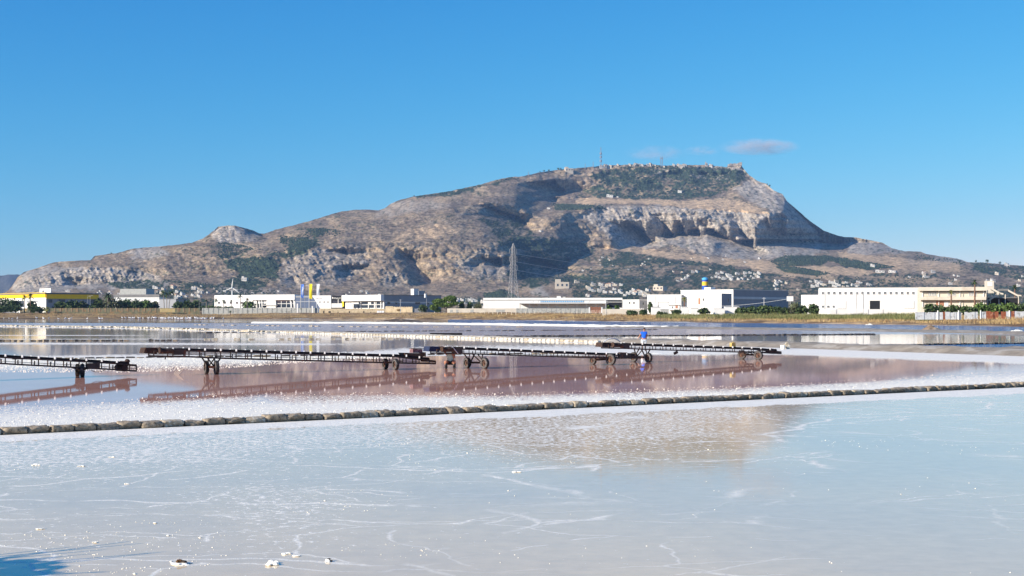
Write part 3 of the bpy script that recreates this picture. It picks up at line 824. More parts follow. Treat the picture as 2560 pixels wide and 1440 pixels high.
def row_points(line, px0, px1, step):
    """evenly spaced world points with heading along a line given in (px, py)"""
    w = [gp(x, float(ln(line, x))) for x in np.linspace(px0, px1, 60)]
    pts = []; acc = 0; i = 0; cur = w[0]
    seg = 1
    while seg < len(w):
        d = (w[seg] - cur).length
        if d < step - acc:
            acc += d; cur = w[seg]; seg += 1
        else:
            dr = (w[seg] - cur).normalized(); cur = cur + dr * (step - acc); acc = 0
            pts.append((cur.copy(), math.atan2(dr.y, dr.x)))
    return pts
# kerb across the foreground
kerb = empty('stone_kerb', gp(1280, float(ln(L_CURB, 1280))), 'long kerb of weathered brown tufa blocks across the foreground', 'kerb')
kb = [stone_mesh('stone', M_stone, (.56, .34, .185), 200 + k, seg=(9, 4, 5), rough=.17) for k in range(9)] + [stone_mesh('stone', M_stone_pale, (.56, .32, .19), 220 + k, seg=(9, 4, 5), rough=.17) for k in range(3)]
for (p, a) in row_points(L_CURB, -420, 3050, .545):
    me = kb[rnd.randrange(len(kb))]
    o = link('stone', me, kerb)
    o.location = Vector((p.x, p.y, rnd.uniform(.05, .08))) - kerb.location
    o.rotation_euler = (rnd.uniform(-.07, .07), rnd.uniform(-.04, .04), a + rnd.uniform(-.05, .05) + (math.pi if rnd.random() < .5 else 0))
    o.scale = (rnd.uniform(.9, 1.03), rnd.uniform(.9, 1.15), rnd.uniform(.75, 1.2))
# flat slabs lying behind the kerb stones
# low dark rows between the middle pans, stone by stone
def stone_row(name, label, line, px0, px1, step, d, m, gap=.0, group=None, nvar=4, seedbase=300, skip=.0, z=.03):
    root = empty(name, gp((px0 + px1) / 2, float(ln(line, (px0 + px1) / 2))), label, 'stone row', group)
    var = [stone_mesh('stone', m[k % len(m)], d, seedbase + k, seg=(3, 2, 2), rough=.2) for k in range(nvar)]
    for (p, a) in row_points(line, px0, px1, step):
        if rnd.random() < skip: continue
        o = link('stone', rnd.choice(var), root)
        o.location = Vector((p.x, p.y + rnd.uniform(-.06, .06), z + rnd.uniform(-.02, .03))) - root.location
        o.rotation_euler = (0, rnd.uniform(-.06, .06), a + rnd.uniform(-.12, .12)); o.scale = (rnd.uniform(.8, 1.1), 1, rnd.uniform(.75, 1.25))
    return root
stone_row('stone_row', 'low dark stone row behind the conveyors, edging the white crust', L_ROWF, -120, 1500, .62, (.56, .34, .11), [M_stone_dark, M_stone], skip=.06)
stone_row('stone_row', 'dark stone row bordering the small blue pan at right', L_ROWD, 1950, 2760, .55, (.53, .4, .15), [M_stone_dark], z=.03)
stone_row('stone_row', 'dark broken stone row standing in the pale pan at far left', [(-300, 853.5), (0, 853), (460, 851.5)], -150, 462, .62, (.50, .5, .20), [M_stone_dark, M_stone], skip=.1, z=.04)
stone_row('stone_row', 'long dark stone row crossing behind the man in blue', L_ROWC, 1100, 2190, (.75), (.74, .5, .18), [M_stone_dark], z=.03)
def far_row(label, line, px0, px1, step, d, m, skip=.1):
    b_ = MB()
    for (p, a) in row_points(line, px0, px1, step):
        if rnd.random() < skip: continue
        b_.box((p.x, p.y, d[2] / 2 - .05), (d[0] * rnd.uniform(.7, 1), d[1], d[2] * rnd.uniform(.7, 1.2)), a, jit=.06)
    o = b_.build('far_stone_row', m)
    return tag(o, label, 'stone row', kind='stuff')
far_row('thin dark row of stones across the mauve pans', [(480, 832.0), (850, 829.5), (1280, 827), (1640, 824.3)], 480, 1640, 1.3, (1.1, .6, .14), M_stone_dark)
far_row('faint pale row of stones in the mauve pans', [(0, 813), (480, 812.5), (960, 818), (1300, 818)], 480, 1300, 2.2, (1.4, .8, .16), M_stone_pale, .35)
far_row('thin dark line of stones below the bird pan', [(-300, 806.5), (0, 807), (900, 808)], -200, 900, 1.8, (1.7, .8, .18), M_stone_dark, .05)
far_row('thin pale stone row in the pale pans at left', [(480, 849.5), (1030, 847.5)], 480, 1030, .8, (.7, .4, .18), M_stone_cream, .25)

def bank(name, line, px0, px1, width, h, m, side=1, rgh=.35):
    """earth bank with its near foot on the line"""
    pts = row_points(line, px0, px1, .9)
    prof = [(-.25, -.1), (0, 0), (.12, .55), (.3, .95), (.55, 1.0), (.8, .85), (1, .1), (1.1, -.2)]
    V = []
    for i, (p, a) in enumerate(pts):
        n_ = Vector((-math.sin(a), math.cos(a), 0)) * side
        for j, (u, w) in enumerate(prof):
            k = float(fbm(p.x * .7 + j * 3.3, p.y * .7, 3, 130))
            q = p + n_ * (u * width * (1 + rgh * float(vn(p.x * .3, p.y * .3, 131))) + k * .25 * rgh)
            V.append((q.x, q.y, max(-.15, w * h * (1 + rgh * k * 1.5))))
    V = np.array(V)
    f = grid_faces(len(pts), len(prof))
    o = link(name, np_mesh(name, V, f, m, True))
    return tag(o, kind='structure')
# long causeway running from far left to the right, faced with cream blocks
bank('causeway', [(a, b_ - .8) for a, b_ in L_BANK], -500, 1540, 2.6, .30, M_stone_cream, 1, .25)
bank('mud_bank', L_BANK, 1500, 3200, 5.5, .42, M_mud)
bank('mud_bank', L_FARB, 1500, 3200, 12, .30, M_mud, 1, .4)
bank('salt_bank', [(620, 808.2), (905, 808.6), (1120, 811), (1440, 816), (1660, 820.5)], 620, 1700, 3.2, .42, M_salt)
bl = empty('block_wall', gp(1000, float(ln(L_BANK, 1000))), 'cream block wall edging the causeway behind the conveyors', 'wall')
var = [stone_mesh('block', M_stone_cream, (.84, .45, .27), 400 + k, seg=(3, 2, 2), rough=.14) for k in range(5)]
var2 = [stone_mesh('block', M_stone_pale, (.84, .45, .27), 410 + k, seg=(3, 2, 2), rough=.14) for k in range(2)]
cnt = 0
for (p, a) in row_points(L_BANK, 700, 1500, .84):
    for lv in range(2):
        if cnt >= 300: break
        if lv: continue
        o = link('block', rnd.choice(var + var[:3] + var2), bl); cnt += 1
        o.location = Vector((p.x + (.4 if lv else 0) * math.cos(a), p.y + (.3 if lv else 0), (.09 + .2 * lv + rnd.uniform(-.02, .02)))) - bl.location
        o.rotation_euler = (0, 0, a + rnd.uniform(-.06, .06)); o.scale = (rnd.uniform(.75, 1.05), 1, rnd.uniform(.85, 1.1))
b_ = MB()
for (p, a) in row_points(L_BANK, -300, 700, 1.1):
    for lv in range(2):
        if rnd.random() < .3 + .3 * lv: continue
        b_.box((p.x, p.y + lv * .6, .08 + .12 * lv), (1.0 * rnd.uniform(.5, 1.1), .5, .20), a, jit=.09)
tag(b_.build('far_blocks', M_stone_cream, bl, loc=-bl.location), kind='stuff')

# ---------------------------------------------------------------- loose salt
def lumps(name, label, gen, n, m, flat=.6):
    tv = np.array(OCT[0], float); tf = np.array(OCT[1])
    V = []; Fc = []
    i = 0
    while i < n:
        r_ = gen()
        if r_ is None: continue
        (x, y, s_) = r_
        rot = rnd.uniform(0, 6.28); c_, s2 = math.cos(rot), math.sin(rot)
        q = tv * (1 + rng.uniform(-.35, .35, tv.shape)) * np.array((s_, s_ * rnd.uniform(.5, .9), s_ * flat))
        q = np.stack([q[:, 0] * c_ - q[:, 1] * s2 + x, q[:, 0] * s2 + q[:, 1] * c_ + y, q[:, 2] + s_ * .1], -1)
        V.append(q); Fc.append(tf + 6 * i); i += 1
    o = link(name, np_mesh(name, np.concatenate(V), np.concatenate(Fc), m))
    return tag(o, label, 'salt', kind='stuff')
def g1():
    x = rnd.uniform(-60, 2640); k = rnd.random() ** 1.6
    cy = float(ln(L_CURB, x)) - 12
    up = float(ln([(0, 1008), (300, 998), (640, 978), (1280, 982), (1900, 962), (2560, 925)], x))
    p = gp(x, cy + (up - cy) * k)
    return (p.x, p.y, rnd.uniform(.008, .022) * (1 if rnd.random() < .93 else 1.8))
lumps('salt_crumbs', 'white salt crumbs breaking the pink brine behind the kerb', g1, 6000, M_salt)
def g2():
    x = rnd.uniform(-60, 980); k = rnd.random() ** 1.4
    fy = float(ln(L_ROWF, x)); w = float(ln([(0, 30), (330, 34), (520, 30), (700, 18), (980, 6)], x))
    p = gp(x, fy + 1.5 + w * k)
    return (p.x, p.y, rnd.uniform(.015, .05))
lumps('salt_crumbs', 'white crusted salt lumps below the stone row at left', g2, 4500, M_salt)
def g3():
    x = rnd.uniform(-60, 2640); y = 1100 + 340 * rnd.random() ** 1.7
    if y < float(ln(L_CURB, x)) + 28: return None
    keep = .25 + .75 * max(0, 1 - x / 1500)
    if x > 1100 and y > 1160: keep = .06
    if x < 2000 and x > 1000 and y < 1150: keep = .9
    if rnd.random() > keep: return None
    p = gp(x, y)
    if float(vn(p.x * .6, p.y * .6, 160)) < .15: return None
    return (p.x, p.y, rnd.uniform(.004, .014) * (1 if rnd.random() < .96 else 2.0))
lumps('salt_crystals', 'small white salt crystals scattered over the near pan', g3, 800, M_salt, .5)
# ---------------------------------------------------------------- belt conveyors on wheels
M_frame = mat('dark_painted_steel', (.058, .047, .040), .75, .35, 4, .002, col2=(.16, .06, .03), scale2=5, cov=.25)
M_rust = mat('rusty_steel', (.045, .028, .021), .9, .4, 8, .004, col2=(.13, .06, .035), scale2=10, cov=.3)
M_rust_o = mat('bright_rust', (.26, .09, .035), .9, .4, 8, .004, col2=(.38, .15, .06), scale2=10, cov=.5)
M_belt = mat('black_rubber_belt', (.012, .012, .013), .85, .3, 5, .003)
M_tyre = mat('worn_tyre_rubber', (.025, .024, .024), .9, .3, 20, .004, col2=(.11, .10, .09), scale2=10, cov=.3)
M_tside = mat('dusty_tyre_wall', (.10, .092, .085), .95, .3, 14, .003, col2=(.18, .16, .15), scale2=10, cov=.4)
M_rim = mat('rusty_wheel_rim', (.09, .05, .035), .85, .4, 10, .003, col2=(.20, .10, .06), scale2=12, cov=.35)
M_white = mat('white_roller_cap', (.72, .72, .70), .6, .06, 8)
M_oldred = mat('faded_red_motor_paint', (.20, .10, .10), .7, .3, 8, .002, col2=(.33, .24, .24), scale2=9, cov=.5)
M_blue_g = mat('blue_guard_sheet', (.02, .03, .07), .7, .3, 5)
M_ochre = mat('weathered_ochre_plastic', (.50, .36, .12), .7, .15, 6, col2=(.62, .55, .42), scale2=4, cov=.4)

def frame_from(axp, axq):
    """ground line of a conveyor from two ground points; returns origin, unit direction, side normal (towards the camera side)"""
    d = (axq - axp); d.z = 0; d.normalize()
    return axp, d, Vector((d.y, -d.x, 0))

def wheel(root, c, nrm, r, w=.17):
    """wheel > tyre, rim, wall; centre c in world, nrm points to the visible face"""
    nrm = Vector(nrm).normalized()
    t = MB().ring((0, 0, 0), nrm, r * .56, r, w, 26).build('wheel', [M_tyre], root, loc=c - root.location, smooth=False)
    m = MB()
    n0 = nrm * (w * .18)
    m.cyl(-n0, n0, r * .57, r * .57, 20)
    b_ = MB(); b_.cyl(nrm * (w * .18), nrm * (w * .22), r * .50, r * .40, 18)
    b_.cyl(nrm * (w * .2), nrm * (w * .55), r * .18, r * .15, 12)
    x = nrm.cross(Vector((0, 0, 1))).normalized(); y = x.cross(nrm)
    for k in range(5):
        a = k * 2 * math.pi / 5
        b_.cyl(nrm * (w * .2) + (x * math.cos(a) + y * math.sin(a)) * r * .3, nrm * (w * .34) + (x * math.cos(a) + y * math.sin(a)) * r * .3, r * .035, n=6)
    m.build('rim', M_frame, t); b_.build('hub', M_rim, t)
    MB().ring(nrm * (w * .46), nrm, r * .60, r * .90, w * .07, 26).build('tyre_wall', M_tside, t)
    return t

def conveyor(label, ax0, ax1, pxn, pxt, tops, depth, wheels, n_cap, width=.62, extras=None):
    """ax0/ax1: wheel midpoints on the brine as (px, py); pxn/pxt: columns of nose and tail;
    tops: (px, py) of the belt's upper edge; depth: (px, pixels) of the truss below it"""
    o_, d, nrm = frame_from(gp(*ax0), gp(*ax1))
    def s_of(px):
        t = (px - 1280) / FOC
        return (t * o_.y - o_.x) / (d.x - t * d.y)
    def wp(s): return o_ + d * s
    def zt(px):
        Y = wp(s_of(px)).y; return CH - (ln(tops, px) - HOR) / FOC * Y
    def zb(px):
        Y = wp(s_of(px)).y; return CH - (ln(tops, px) + ln(depth, px) - HOR) / FOC * Y
    root = empty('belt_conveyor', wp(s_of((pxn + pxt) / 2)), label, 'conveyor', 'belt conveyors standing in the pink pan')
    base = root.location
    def L_(s, off, z): 
        p = wp(s) + nrm * off - base
        return Vector((p.x, p.y, z))
    s0, s1 = s_of(pxn), s_of(pxt)
    pxs = np.linspace(pxn, pxt, 9)
    S_ = [s_of(x) for x in pxs]; ZT_ = [zt(x) for x in pxs]; ZB_ = [zb(x) for x in pxs]
    fz = lambda s: float(np.interp(s, S_, ZT_)); fb = lambda s: float(np.interp(s, S_, ZB_))
    hw = width / 2
    for sd in (1, -1):
        tr = MB()
        for k in range(8):
            tr.bar(L_(S_[k], sd * hw, ZT_[k] - .13), L_(S_[k + 1], sd * hw, ZT_[k + 1] - .13), .05, .06)
            tr.bar(L_(S_[k], sd * hw, ZB_[k]), L_(S_[k + 1], sd * hw, ZB_[k + 1]), .05, .07)
            tr.bar(L_(S_[k], sd * hw, (ZT_[k] - .17) * .45 + ZB_[k] * .55), L_(S_[k + 1], sd * hw, (ZT_[k + 1] - .17) * .45 + ZB_[k + 1] * .55), .015, .02)
        tr.build('side_truss', M_frame, root)
    nb_ = n_cap
    sc_ = np.linspace(s0 + .9, s1 - 1.0, nb_)
    pm = None
    for k in range(nb_):
        s = sc_[k]; z = fz(s)
        for sd in (1, -1):
            p = MB()
            p.bar(L_(s, sd * (hw + .01), fb(s)), L_(s, sd * (hw + .01), z - .02), .042, .042)
            p.build('post', M_frame, root)
            if k < nb_ - 1 and sd > 0:
                p = MB(); s2 = s + (sc_[1] - sc_[0]) * .76
                p.bar(L_(s2, sd * hw, fb(s2)), L_(s2, sd * hw, fz(s2) - .2), .045, .045)
                p.build('post', M_frame, root)
        r_ = MB(); a = L_(s, hw + .03, z - .0); b_ = L_(s, -hw - .03, z - .0)
        r_.cur = 0; r_.cyl(L_(s, hw - .02, z - .07), L_(s, -hw + .02, z - .07), .045, n=8)
        r_.cur = 1; r_.bar(L_(s, hw + .04, z - .085), L_(s, hw + .04, z + .022), .07, .07); r_.bar(L_(s, -hw - .04, z - .085), L_(s, -hw - .04, z + .03), .07, .07)
        r_.build('idler_roller', [M_frame, M_white], root)
    # belt: carrying run (troughed) and return run
    bl_ = MB(); n_ = 26
    ss = np.linspace(s0 + .35, s1 - .45, n_)
    prof = [(hw - .02, .0), (hw * .5, -.07), (-hw * .5, -.07), (-hw + .02, .0)]
    vs = []; fs = []
    for i, s in enumerate(ss):
        for (w_, dz) in prof: vs.append(L_(s, w_, fz(s) - .015 + dz))
        for (w_, dz) in prof[::-1]: vs.append(L_(s, w_, fz(s) - .11 + dz * .3))
    for i in range(n_ - 1):
        for j in range(8):
            a = i * 8 + j; b2 = i * 8 + (j + 1) % 8; fs.append((a, b2, b2 + 8, a + 8))
    fs.append(tuple(range(8))); fs.append(tuple(range((n_ - 1) * 8 + 7, (n_ - 1) * 8 - 1, -1)))
    bl_.add(vs, fs); bl_.build('belt', M_belt, root)
    for s, nm in ((s0 + .35, 'head_drum'), (s1 - .45, 'tail_drum')):
        MB().cyl(L_(s, hw - .03, fz(s) - .10), L_(s, -hw + .03, fz(s) - .10), .12, n=14).build(nm, M_rust, root)
    # wheels, axles, struts
    grp = {}
    for (px, py, hpx, ang, ax) in wheels:
        g_ = gp(px, py); r = hpx / FOC * g_.y / 2
        nv = Vector((-math.cos(R(ang)), -math.sin(R(ang)), 0))
        wheel(root, g_ + Vector((0, 0, r - .02)), nv, r)
        grp.setdefault(ax, []).append((g_ + Vector((0, 0, r)), r, nv))
    for ax, ws in grp.items():
        a, b_ = ws[0][0], ws[-1][0]
        if ax > 0:
            MB().bar(a - base, b_ - base, .10, .10).build('axle', M_rust_o if pxn == 378 else M_rust, root)
            mid = (a + b_) / 2
            s = (mid - o_).dot(d)
            for (c, r, nv) in ws:
                e = (c - mid) * .62 + mid
                for ds in (-.35, .3):
                    MB().bar(e - base, L_(s + ds + (e - mid).dot(d), hw * (.95 if (c - mid).dot(nrm) > 0 else -.95), fb(s + ds)), .055, .055).build('strut', M_frame, root)
                MB().bar(c * .9 + mid * .1 - base, L_(s + (e - mid).dot(d), hw * (.9 if (c - mid).dot(nrm) > 0 else -.9), fb(s)), .05, .05).build('strut', M_frame, root)
    if extras: extras(root, L_, s_of, fz, fb, hw, s0, s1)
    # end frames
    for s in (s0, s1):
        e = MB()
        for sd in (1, -1): e.bar(L_(s, sd * hw, fb(s) - .03), L_(s, sd * hw, fz(s) - .14), .05, .05)
        for z in (fb(s), fz(s) - .17): e.bar(L_(s, hw, z), L_(s, -hw, z), .05, .05)
        e.build('end_frame', M_frame, root)
    return root

def nose(root, L_, s_of, fz, fb, hw, s0, mt=M_rust, chute=True):
    z = fz(s0)
    # drive head: chute plate, gearbox and guard
    m = MB(); a = L_(s0 - .55, hw * .9, z - .02); 
    vs = [L_(s0 - .38, hw, z + .02), L_(s0 + .15, hw + .01, z + .02), L_(s0 + .15, hw + .01, z - .26), L_(s0 - .45, hw, z - .22),
          L_(s0 - .38, -hw, z + .02), L_(s0 + .15, -hw, z + .02), L_(s0 + .15, -hw, z - .26), L_(s0 - .45, -hw, z - .22)]
    m.add(vs, [(0, 1, 2, 3), (7, 6, 5, 4), (0, 4, 5, 1), (1, 5, 6, 2), (2, 6, 7, 3), (3, 7, 4, 0)])
    m.build('discharge_chute', mt, root)
    g = MB(); p = L_(s0 + .55, hw + .16, z - .16)
    g.cyl(L_(s0 + .25, hw + .16, z - .14), L_(s0 + .85, hw + .16, z - .14), .11, n=12); g.cyl(L_(s0 + .2, hw + .16, z - .1), L_(s0 + .24, hw + .16, z - .1), .15, n=12)
    g.build('gear_motor', M_rust, root)
    h = MB(); h.bar(L_(s0 + .9, hw + .06, z - .2), L_(s0 + 1.5, hw + .06, z - .2), .05, .26); h.build('drive_guard', M_frame, root)

def ex_a(root, L_, s_of, fz, fb, hw, s0, s1):
    s = s_of(222); MB().bar(L_(s - .3, hw + .05, fz(s) - .30), L_(s + .3, hw + .05, fz(s) - .30), .2, .26).build('control_box', M_frame, root)
    s = s_of(302); MB().cyl(L_(s, hw + .07, fz(s) - .30), L_(s, -hw, fz(s) - .30), .16, n=14).build('drive_pulley', M_rust, root)
    s = s_of(316); MB().blob(L_(s, .1, fz(s) + .02), .11, 1, .2, (1.1, 1, .9)).build('motor', M_rust, root)
    s = s_of(235); p = [L_(s + .35 * math.sin(t), hw + .06, fb(s) - .13 + .14 * -math.cos(t) + .12) for t in np.linspace(-1.3, 1.3, 9)]; MB().tube(p, .012, 5).build('cable', M_belt, root)
    nose(root, L_, s_of, fz, fb, hw, s0)
def ex_b(root, L_, s_of, fz, fb, hw, s0, s1):
    nose(root, L_, s_of, fz, fb, hw, s0)
    sa, sb = s_of(1003), s_of(1056); z = fz(sa)
    h = MB()
    for sd in (1, -1):
        y = sd * hw
        h.add([L_(sa, y, z + .10), L_(sb, y, z + .05), L_(sb - .25, y * .8, fz(sb) - .12), L_(sa + .1, y * .8, z - .14),
               L_(sa, y - sd * .04, z + .10), L_(sb, y - sd * .04, z + .05), L_(sb - .25, y * .8 - sd * .04, fz(sb) - .12), L_(sa + .1, y * .8 - sd * .04, z - .14)],
              [(0, 1, 2, 3), (7, 6, 5, 4), (0, 4, 5, 1), (1, 5, 6, 2), (2, 6, 7, 3), (3, 7, 4, 0)])
    h.bar(L_(sb, hw, z + .0), L_(sb, -hw, z + .0), .04, .22)
    h.build('feed_hopper', M_frame, root)
    s2, s3 = s_of(1028), s_of(1052)
    MB().bar(L_(s2, 0, z + .19), L_(s3, 0, z + .17), .34, .20).build('motor', M_oldred, root)
    MB().bar(L_(s2 - .03, 0, z + .315), L_(s3 + .05, 0, z + .295), .42, .03).build('motor_cover', M_frame, root)
    MB().bar(L_(s_of(950), hw + .04, fb(s_of(930)) + .0), L_(s_of(990), hw + .3, .42), .06, .06).build('strut', M_rust, root)
    s = s_of(407); MB().bar(L_(s, hw, fb(s) - .14), L_(s, hw, fb(s)), .05, .05).build('leg_stub', M_frame, root)
def ex_c(root, L_, s_of, fz, fb, hw, s0, s1):
    nose(root, L_, s_of, fz, fb, hw, s0, M_blue_g)
    a = s_of(1109); pts = [L_(a, hw + .1, fz(a) + .07), L_(a + .25, hw + .13, fz(a) + .02), L_(a + .45, hw + .13, fz(a) - .2), L_(a + .62, hw + .1, fz(a) - .36)]
    MB().tube(pts, .02, 6).build('cable', M_white, root)
    sa, sb = s_of(1540), s_of(1568)
    MB().bar(L_(sa, hw + .02, fz(sa) - .12), L_(sb, hw + .02, fz(sb) - .12), .08, .3).build('side_plate', M_frame, root)
    s = s_of(1556); MB().cyl(L_(s, hw + .05, fb(s) + .18), L_(s, -hw, fb(s) + .18), .14, n=14).build('drive_pulley', M_rust, root)
def ex_d(root, L_, s_of, fz, fb, hw, s0, s1):
    nose(root, L_, s_of, fz, fb, hw, s0)
    s = s_of(1530); p = [L_(s + t, 0, fz(s) + .06 + .2 * math.sin((t + .6) / 1.2 * math.pi)) for t in np.linspace(-.6, .6, 8)]
    MB().tube(p, .03, 6).build('cable', M_white, root)
    s = s_of(1925); MB().blob(L_(s, .1, fz(s) - .14), .2, 1, .25, (1.6, 1, .8)).build('motor', M_rust, root)
    s = s_of(1680); MB().bar(L_(s - .1, hw, fb(s) - .2), L_(s + .15, hw, fb(s) - .1), .1, .14).build('bracket', M_rust, root)

conveyor('nearest dark belt conveyor, cut off by the left edge of the picture', (202 - 480, 959), (200, 942), -420, 332, [(-420, 855), (0, 886), (320, 903), (332, 905)], [(-420, 23), (0, 23), (332, 22)],
         [(206, 942.5, 34, 12, 2), (194, 941, 33, 12, 2), (-250, 962, 36, 35, 1), (-300, 959, 36, 35, 1)], 16, extras=ex_a)
conveyor('long dark belt conveyor with rusty orange axle and pinkish motor on its right end', (530, 935), (975, 923), 378, 1081, [(378, 870), (400, 868), (1010, 886), (1081, 896)], [(378, 20), (540, 23), (990, 22), (1081, 13)],
         [(541, 936, 36, 24, 1), (516, 934, 34, 24, 1), (989, 924.5, 29, 30, -2), (963, 922.5, 27, 30, -2)], 18, extras=ex_b)
conveyor('middle belt conveyor with blue guard, standing over the crouching person', (1190, 920), (1504, 912), 1084, 1592, [(1084, 867), (1115, 865), (1525, 882), (1592, 885)], [(1084, 16), (1190, 17), (1500, 14), (1592, 10)],
         [(1212, 921.5, 29, 38, 1), (1168, 919.5, 27, 38, 1), (1527, 912.5, 30, 48, 2), (1482, 910.5, 21, 48, 2)], 17, extras=ex_c)
conveyor('farthest belt conveyor at right, with an upright ochre block standing on its belt', (1603, 905.5), (1876, 898.5), 1512, 1944, [(1512, 857), (1545, 856), (1900, 869), (1944, 874)], [(1512, 13), (1600, 15), (1860, 13), (1944, 10)],
         [(1621, 906, 25, 35, 1), (1584, 904.5, 25, 45, 1), (1896, 899.5, 24, 52, 2), (1855, 897.5, 23, 52, 2)], 16, extras=ex_d)
# ochre block standing on the last belt
p = gp(1603, 905.5); q = gp(1876, 898.5); dq = (q - p).normalized(); t = (1832 - 1280) / FOC; s_ = (t * p.y - p.x) / (dq.x - t * dq.y); c = p + dq * s_
zt_ = CH - (867.5 - HOR) / FOC * c.y
ob = MB(); ob.box((0, 0, .18), (.30, .24, .36), .5, jit=.012); ob.cyl((0.02, 0, .36), (.02, 0, .40), .06, n=10)
tag(ob.build('ochre_block', M_ochre, loc=(c.x, c.y, zt_ - .09)), 'upright ochre block standing on the belt of the farthest conveyor', 'block')

# ---------------------------------------------------------------- people
def skin_graph(name, nodes, edges, m, parent=None, root=0, sub=2):
    """nodes: list of (x, y, z, radius_x, radius_y)"""
    me = bpy.data.meshes.new(name)
    me.from_pydata([n[:3] for n in nodes], edges, [])
    me.materials.append(m)
    o = link(name, me, parent)
    sk = o.modifiers.new('skin', 'SKIN'); sk.use_smooth_shade = True
    if not me.skin_vertices: me.skin_vertices.new(name='')
    for i, n in enumerate(nodes):
        v = me.skin_vertices[0].data[i]; v.radius = (n[3], n[4] if len(n) > 4 else n[3]); v.use_root = (i == root)
    ss = o.modifiers.new('sub', 'SUBSURF'); ss.levels = sub; ss.render_levels = sub
    return o
M_skin = mat('tanned_skin', (.42, .20, .12), .6, .08, 12, spec=.4)
M_hair = mat('dark_hair', (.035, .022, .015), .8, .3, 40, .003)
M_tblue = mat('blue_tshirt', (.015, .12, .62), .85, .10, 10, .004)
M_shortw = mat('white_shorts', (.78, .76, .72), .85, .05, 10, .004)
M_mint = mat('mint_vest', (.48, .70, .66), .85, .08, 10, .004)
M_dark = mat('black_work_shorts', (.02, .02, .022), .85, .2, 10, .004)
M_boot = mat('black_rubber_boots', (.02, .02, .02), .5, .2, 10)

def head(parent, c, face, r=.105, hair=True):
    """part of the body surface level: head with brow, nose, chin and ears, looking along 'face'"""
    f = Vector(face).normalized(); sx = f.cross(Vector((0, 0, 1))).normalized(); up = sx.cross(f)
    vs, fs = ICO[2]; out = []
    for p in vs:
        x, y, z = p  # x side, y forward, z up
        k = Vector((x * .80, y * .95, z * 1.18))
        if y > .3 and z < -.2: k.y *= .92; k.x *= .88
        if abs(x) < .25 and y > .85 and -.25 < z < .2: k.y += .22
        out.append(Vector(c) + (sx * k.x + f * k.y + up * k.z) * r)
    m = MB(); m.add(out, fs)
    for sd in (1, -1):
        m.blob(Vector(c) + sx * (sd * .82 * r) + up * (-.05 * r), r * .2, 1, .1, (.5, .8, 1))
    h = m.build('head', M_skin, parent, smooth=True)
    e = MB()
    for sd in (1, -1): e.blob(Vector(c) + sx * (sd * .33 * r) + f * (.86 * r) + up * (.12 * r), r * .1, 1, 0)
    e.build('eyes', M_hair, parent)
    if hair:
        hm_ = MB(); out = []
        for p in vs:
            x, y, z = p
            k = Vector((x * .88, y * .92 - .12, z * 1.22 + .06))
            if z < -.15 + (y > 0) * .55: k *= .80
            out.append(Vector(c) + (sx * k.x + f * k.y + up * k.z) * r)
        hm_.add(out, fs); hm_.build('hair', M_hair, parent, smooth=True)
    return h
def hand_nodes(w, dirv, spread, nodes, edges, wi):
    """palm and five unequal, slightly curled fingers"""
    d = Vector(dirv).normalized(); s = Vector(spread).normalized(); cu = d.cross(s).normalized()
    b0 = len(nodes); p = Vector(w) + d * .05
    nodes.append((*p, .032, .018)); edges.append((wi, b0))
    for k, ln_ in enumerate((.068, .078, .072, .055)):
        a = p + d * .035 + s * (-.03 + .02 * k); b_ = a + d * ln_ * .55 + cu * .008; c_ = b_ + d * ln_ * .4 + cu * .022
        i = len(nodes); nodes += [(*a, .0095, .0095), (*b_, .0088, .0088), (*c_, .0078, .0078)]; edges += [(b0, i), (i, i + 1), (i + 1, i + 2)]
    a = Vector(w) + d * .03 - s * .036; b_ = a + d * .032 - s * .025
    i = len(nodes); nodes += [(*a, .012, .012), (*b_, .0095, .0095)]; edges += [(b0, i), (i, i + 1)]

# man in blue, seen from behind, walking away on the causeway edge; feet on the brine floor
pr = empty('person', gp(1609.5, 877.5), 'man in blue t-shirt and white shorts seen from behind, left elbow bent outwards', 'person')
nd = [(0, 0, .93, .15, .12), (0, .02, 1.12, .13, .10), (.01, .05, 1.32, .16, .115), (.02, .08, 1.46, .07, .07), (.045, .11, 1.53, .052, .052),
      (-.17, .07, 1.40, .06, .06), (-.30, .02, 1.18, .043, .043), (-.40, .10, 1.00, .032, .032),
      (.20, .08, 1.40, .06, .06), (.27, .12, 1.14, .043, .043), (.22, .30, .98, .032, .032),
      (-.11, 0, .88, .095, .095), (-.12, -.03, .50, .062, .062), (-.11, -.09, .12, .042, .042), (-.11, -.08, .04, .045, .04), (-.11, .10, .03, .035, .025),
      (.11, .02, .88, .095, .095), (.12, .08, .50, .062, .062), (.12, .06, .12, .042, .042), (.12, .07, .04, .045, .04), (.13, .24, .03, .035, .025)]
ed = [(0, 1), (1, 2), (2, 3), (3, 4), (2, 5), (5, 6), (6, 7), (2, 8), (8, 9), (9, 10), (0, 11), (11, 12), (12, 13), (13, 14), (14, 15), (0, 16), (16, 17), (17, 18), (18, 19), (19, 20)]
hand_nodes((-.40, .10, 1.00), (-.4, .3, -.6), (0, 1, .3), nd, ed, 7); hand_nodes((.22, .30, .98), (-.2, .7, -.5), (1, 0, 0), nd, ed, 10)
skin_graph('body', nd, ed, M_skin, pr)
head(pr, (.06, .15, 1.62), (.55, .8, -.2))
skin_graph('t_shirt', [(0, 0, .90, .185, .145), (0, .02, 1.10, .165, .13), (.01, .05, 1.32, .19, .14), (.02, .07, 1.43, .09, .09), (-.17, .07, 1.40, .085, .085), (-.245, .04, 1.27, .078, .078), (.20, .08, 1.40, .085, .085), (.24, .10, 1.26, .075, .075)],
           [(0, 1), (1, 2), (2, 3), (2, 4), (4, 5), (2, 6), (6, 7)], M_tblue, pr)
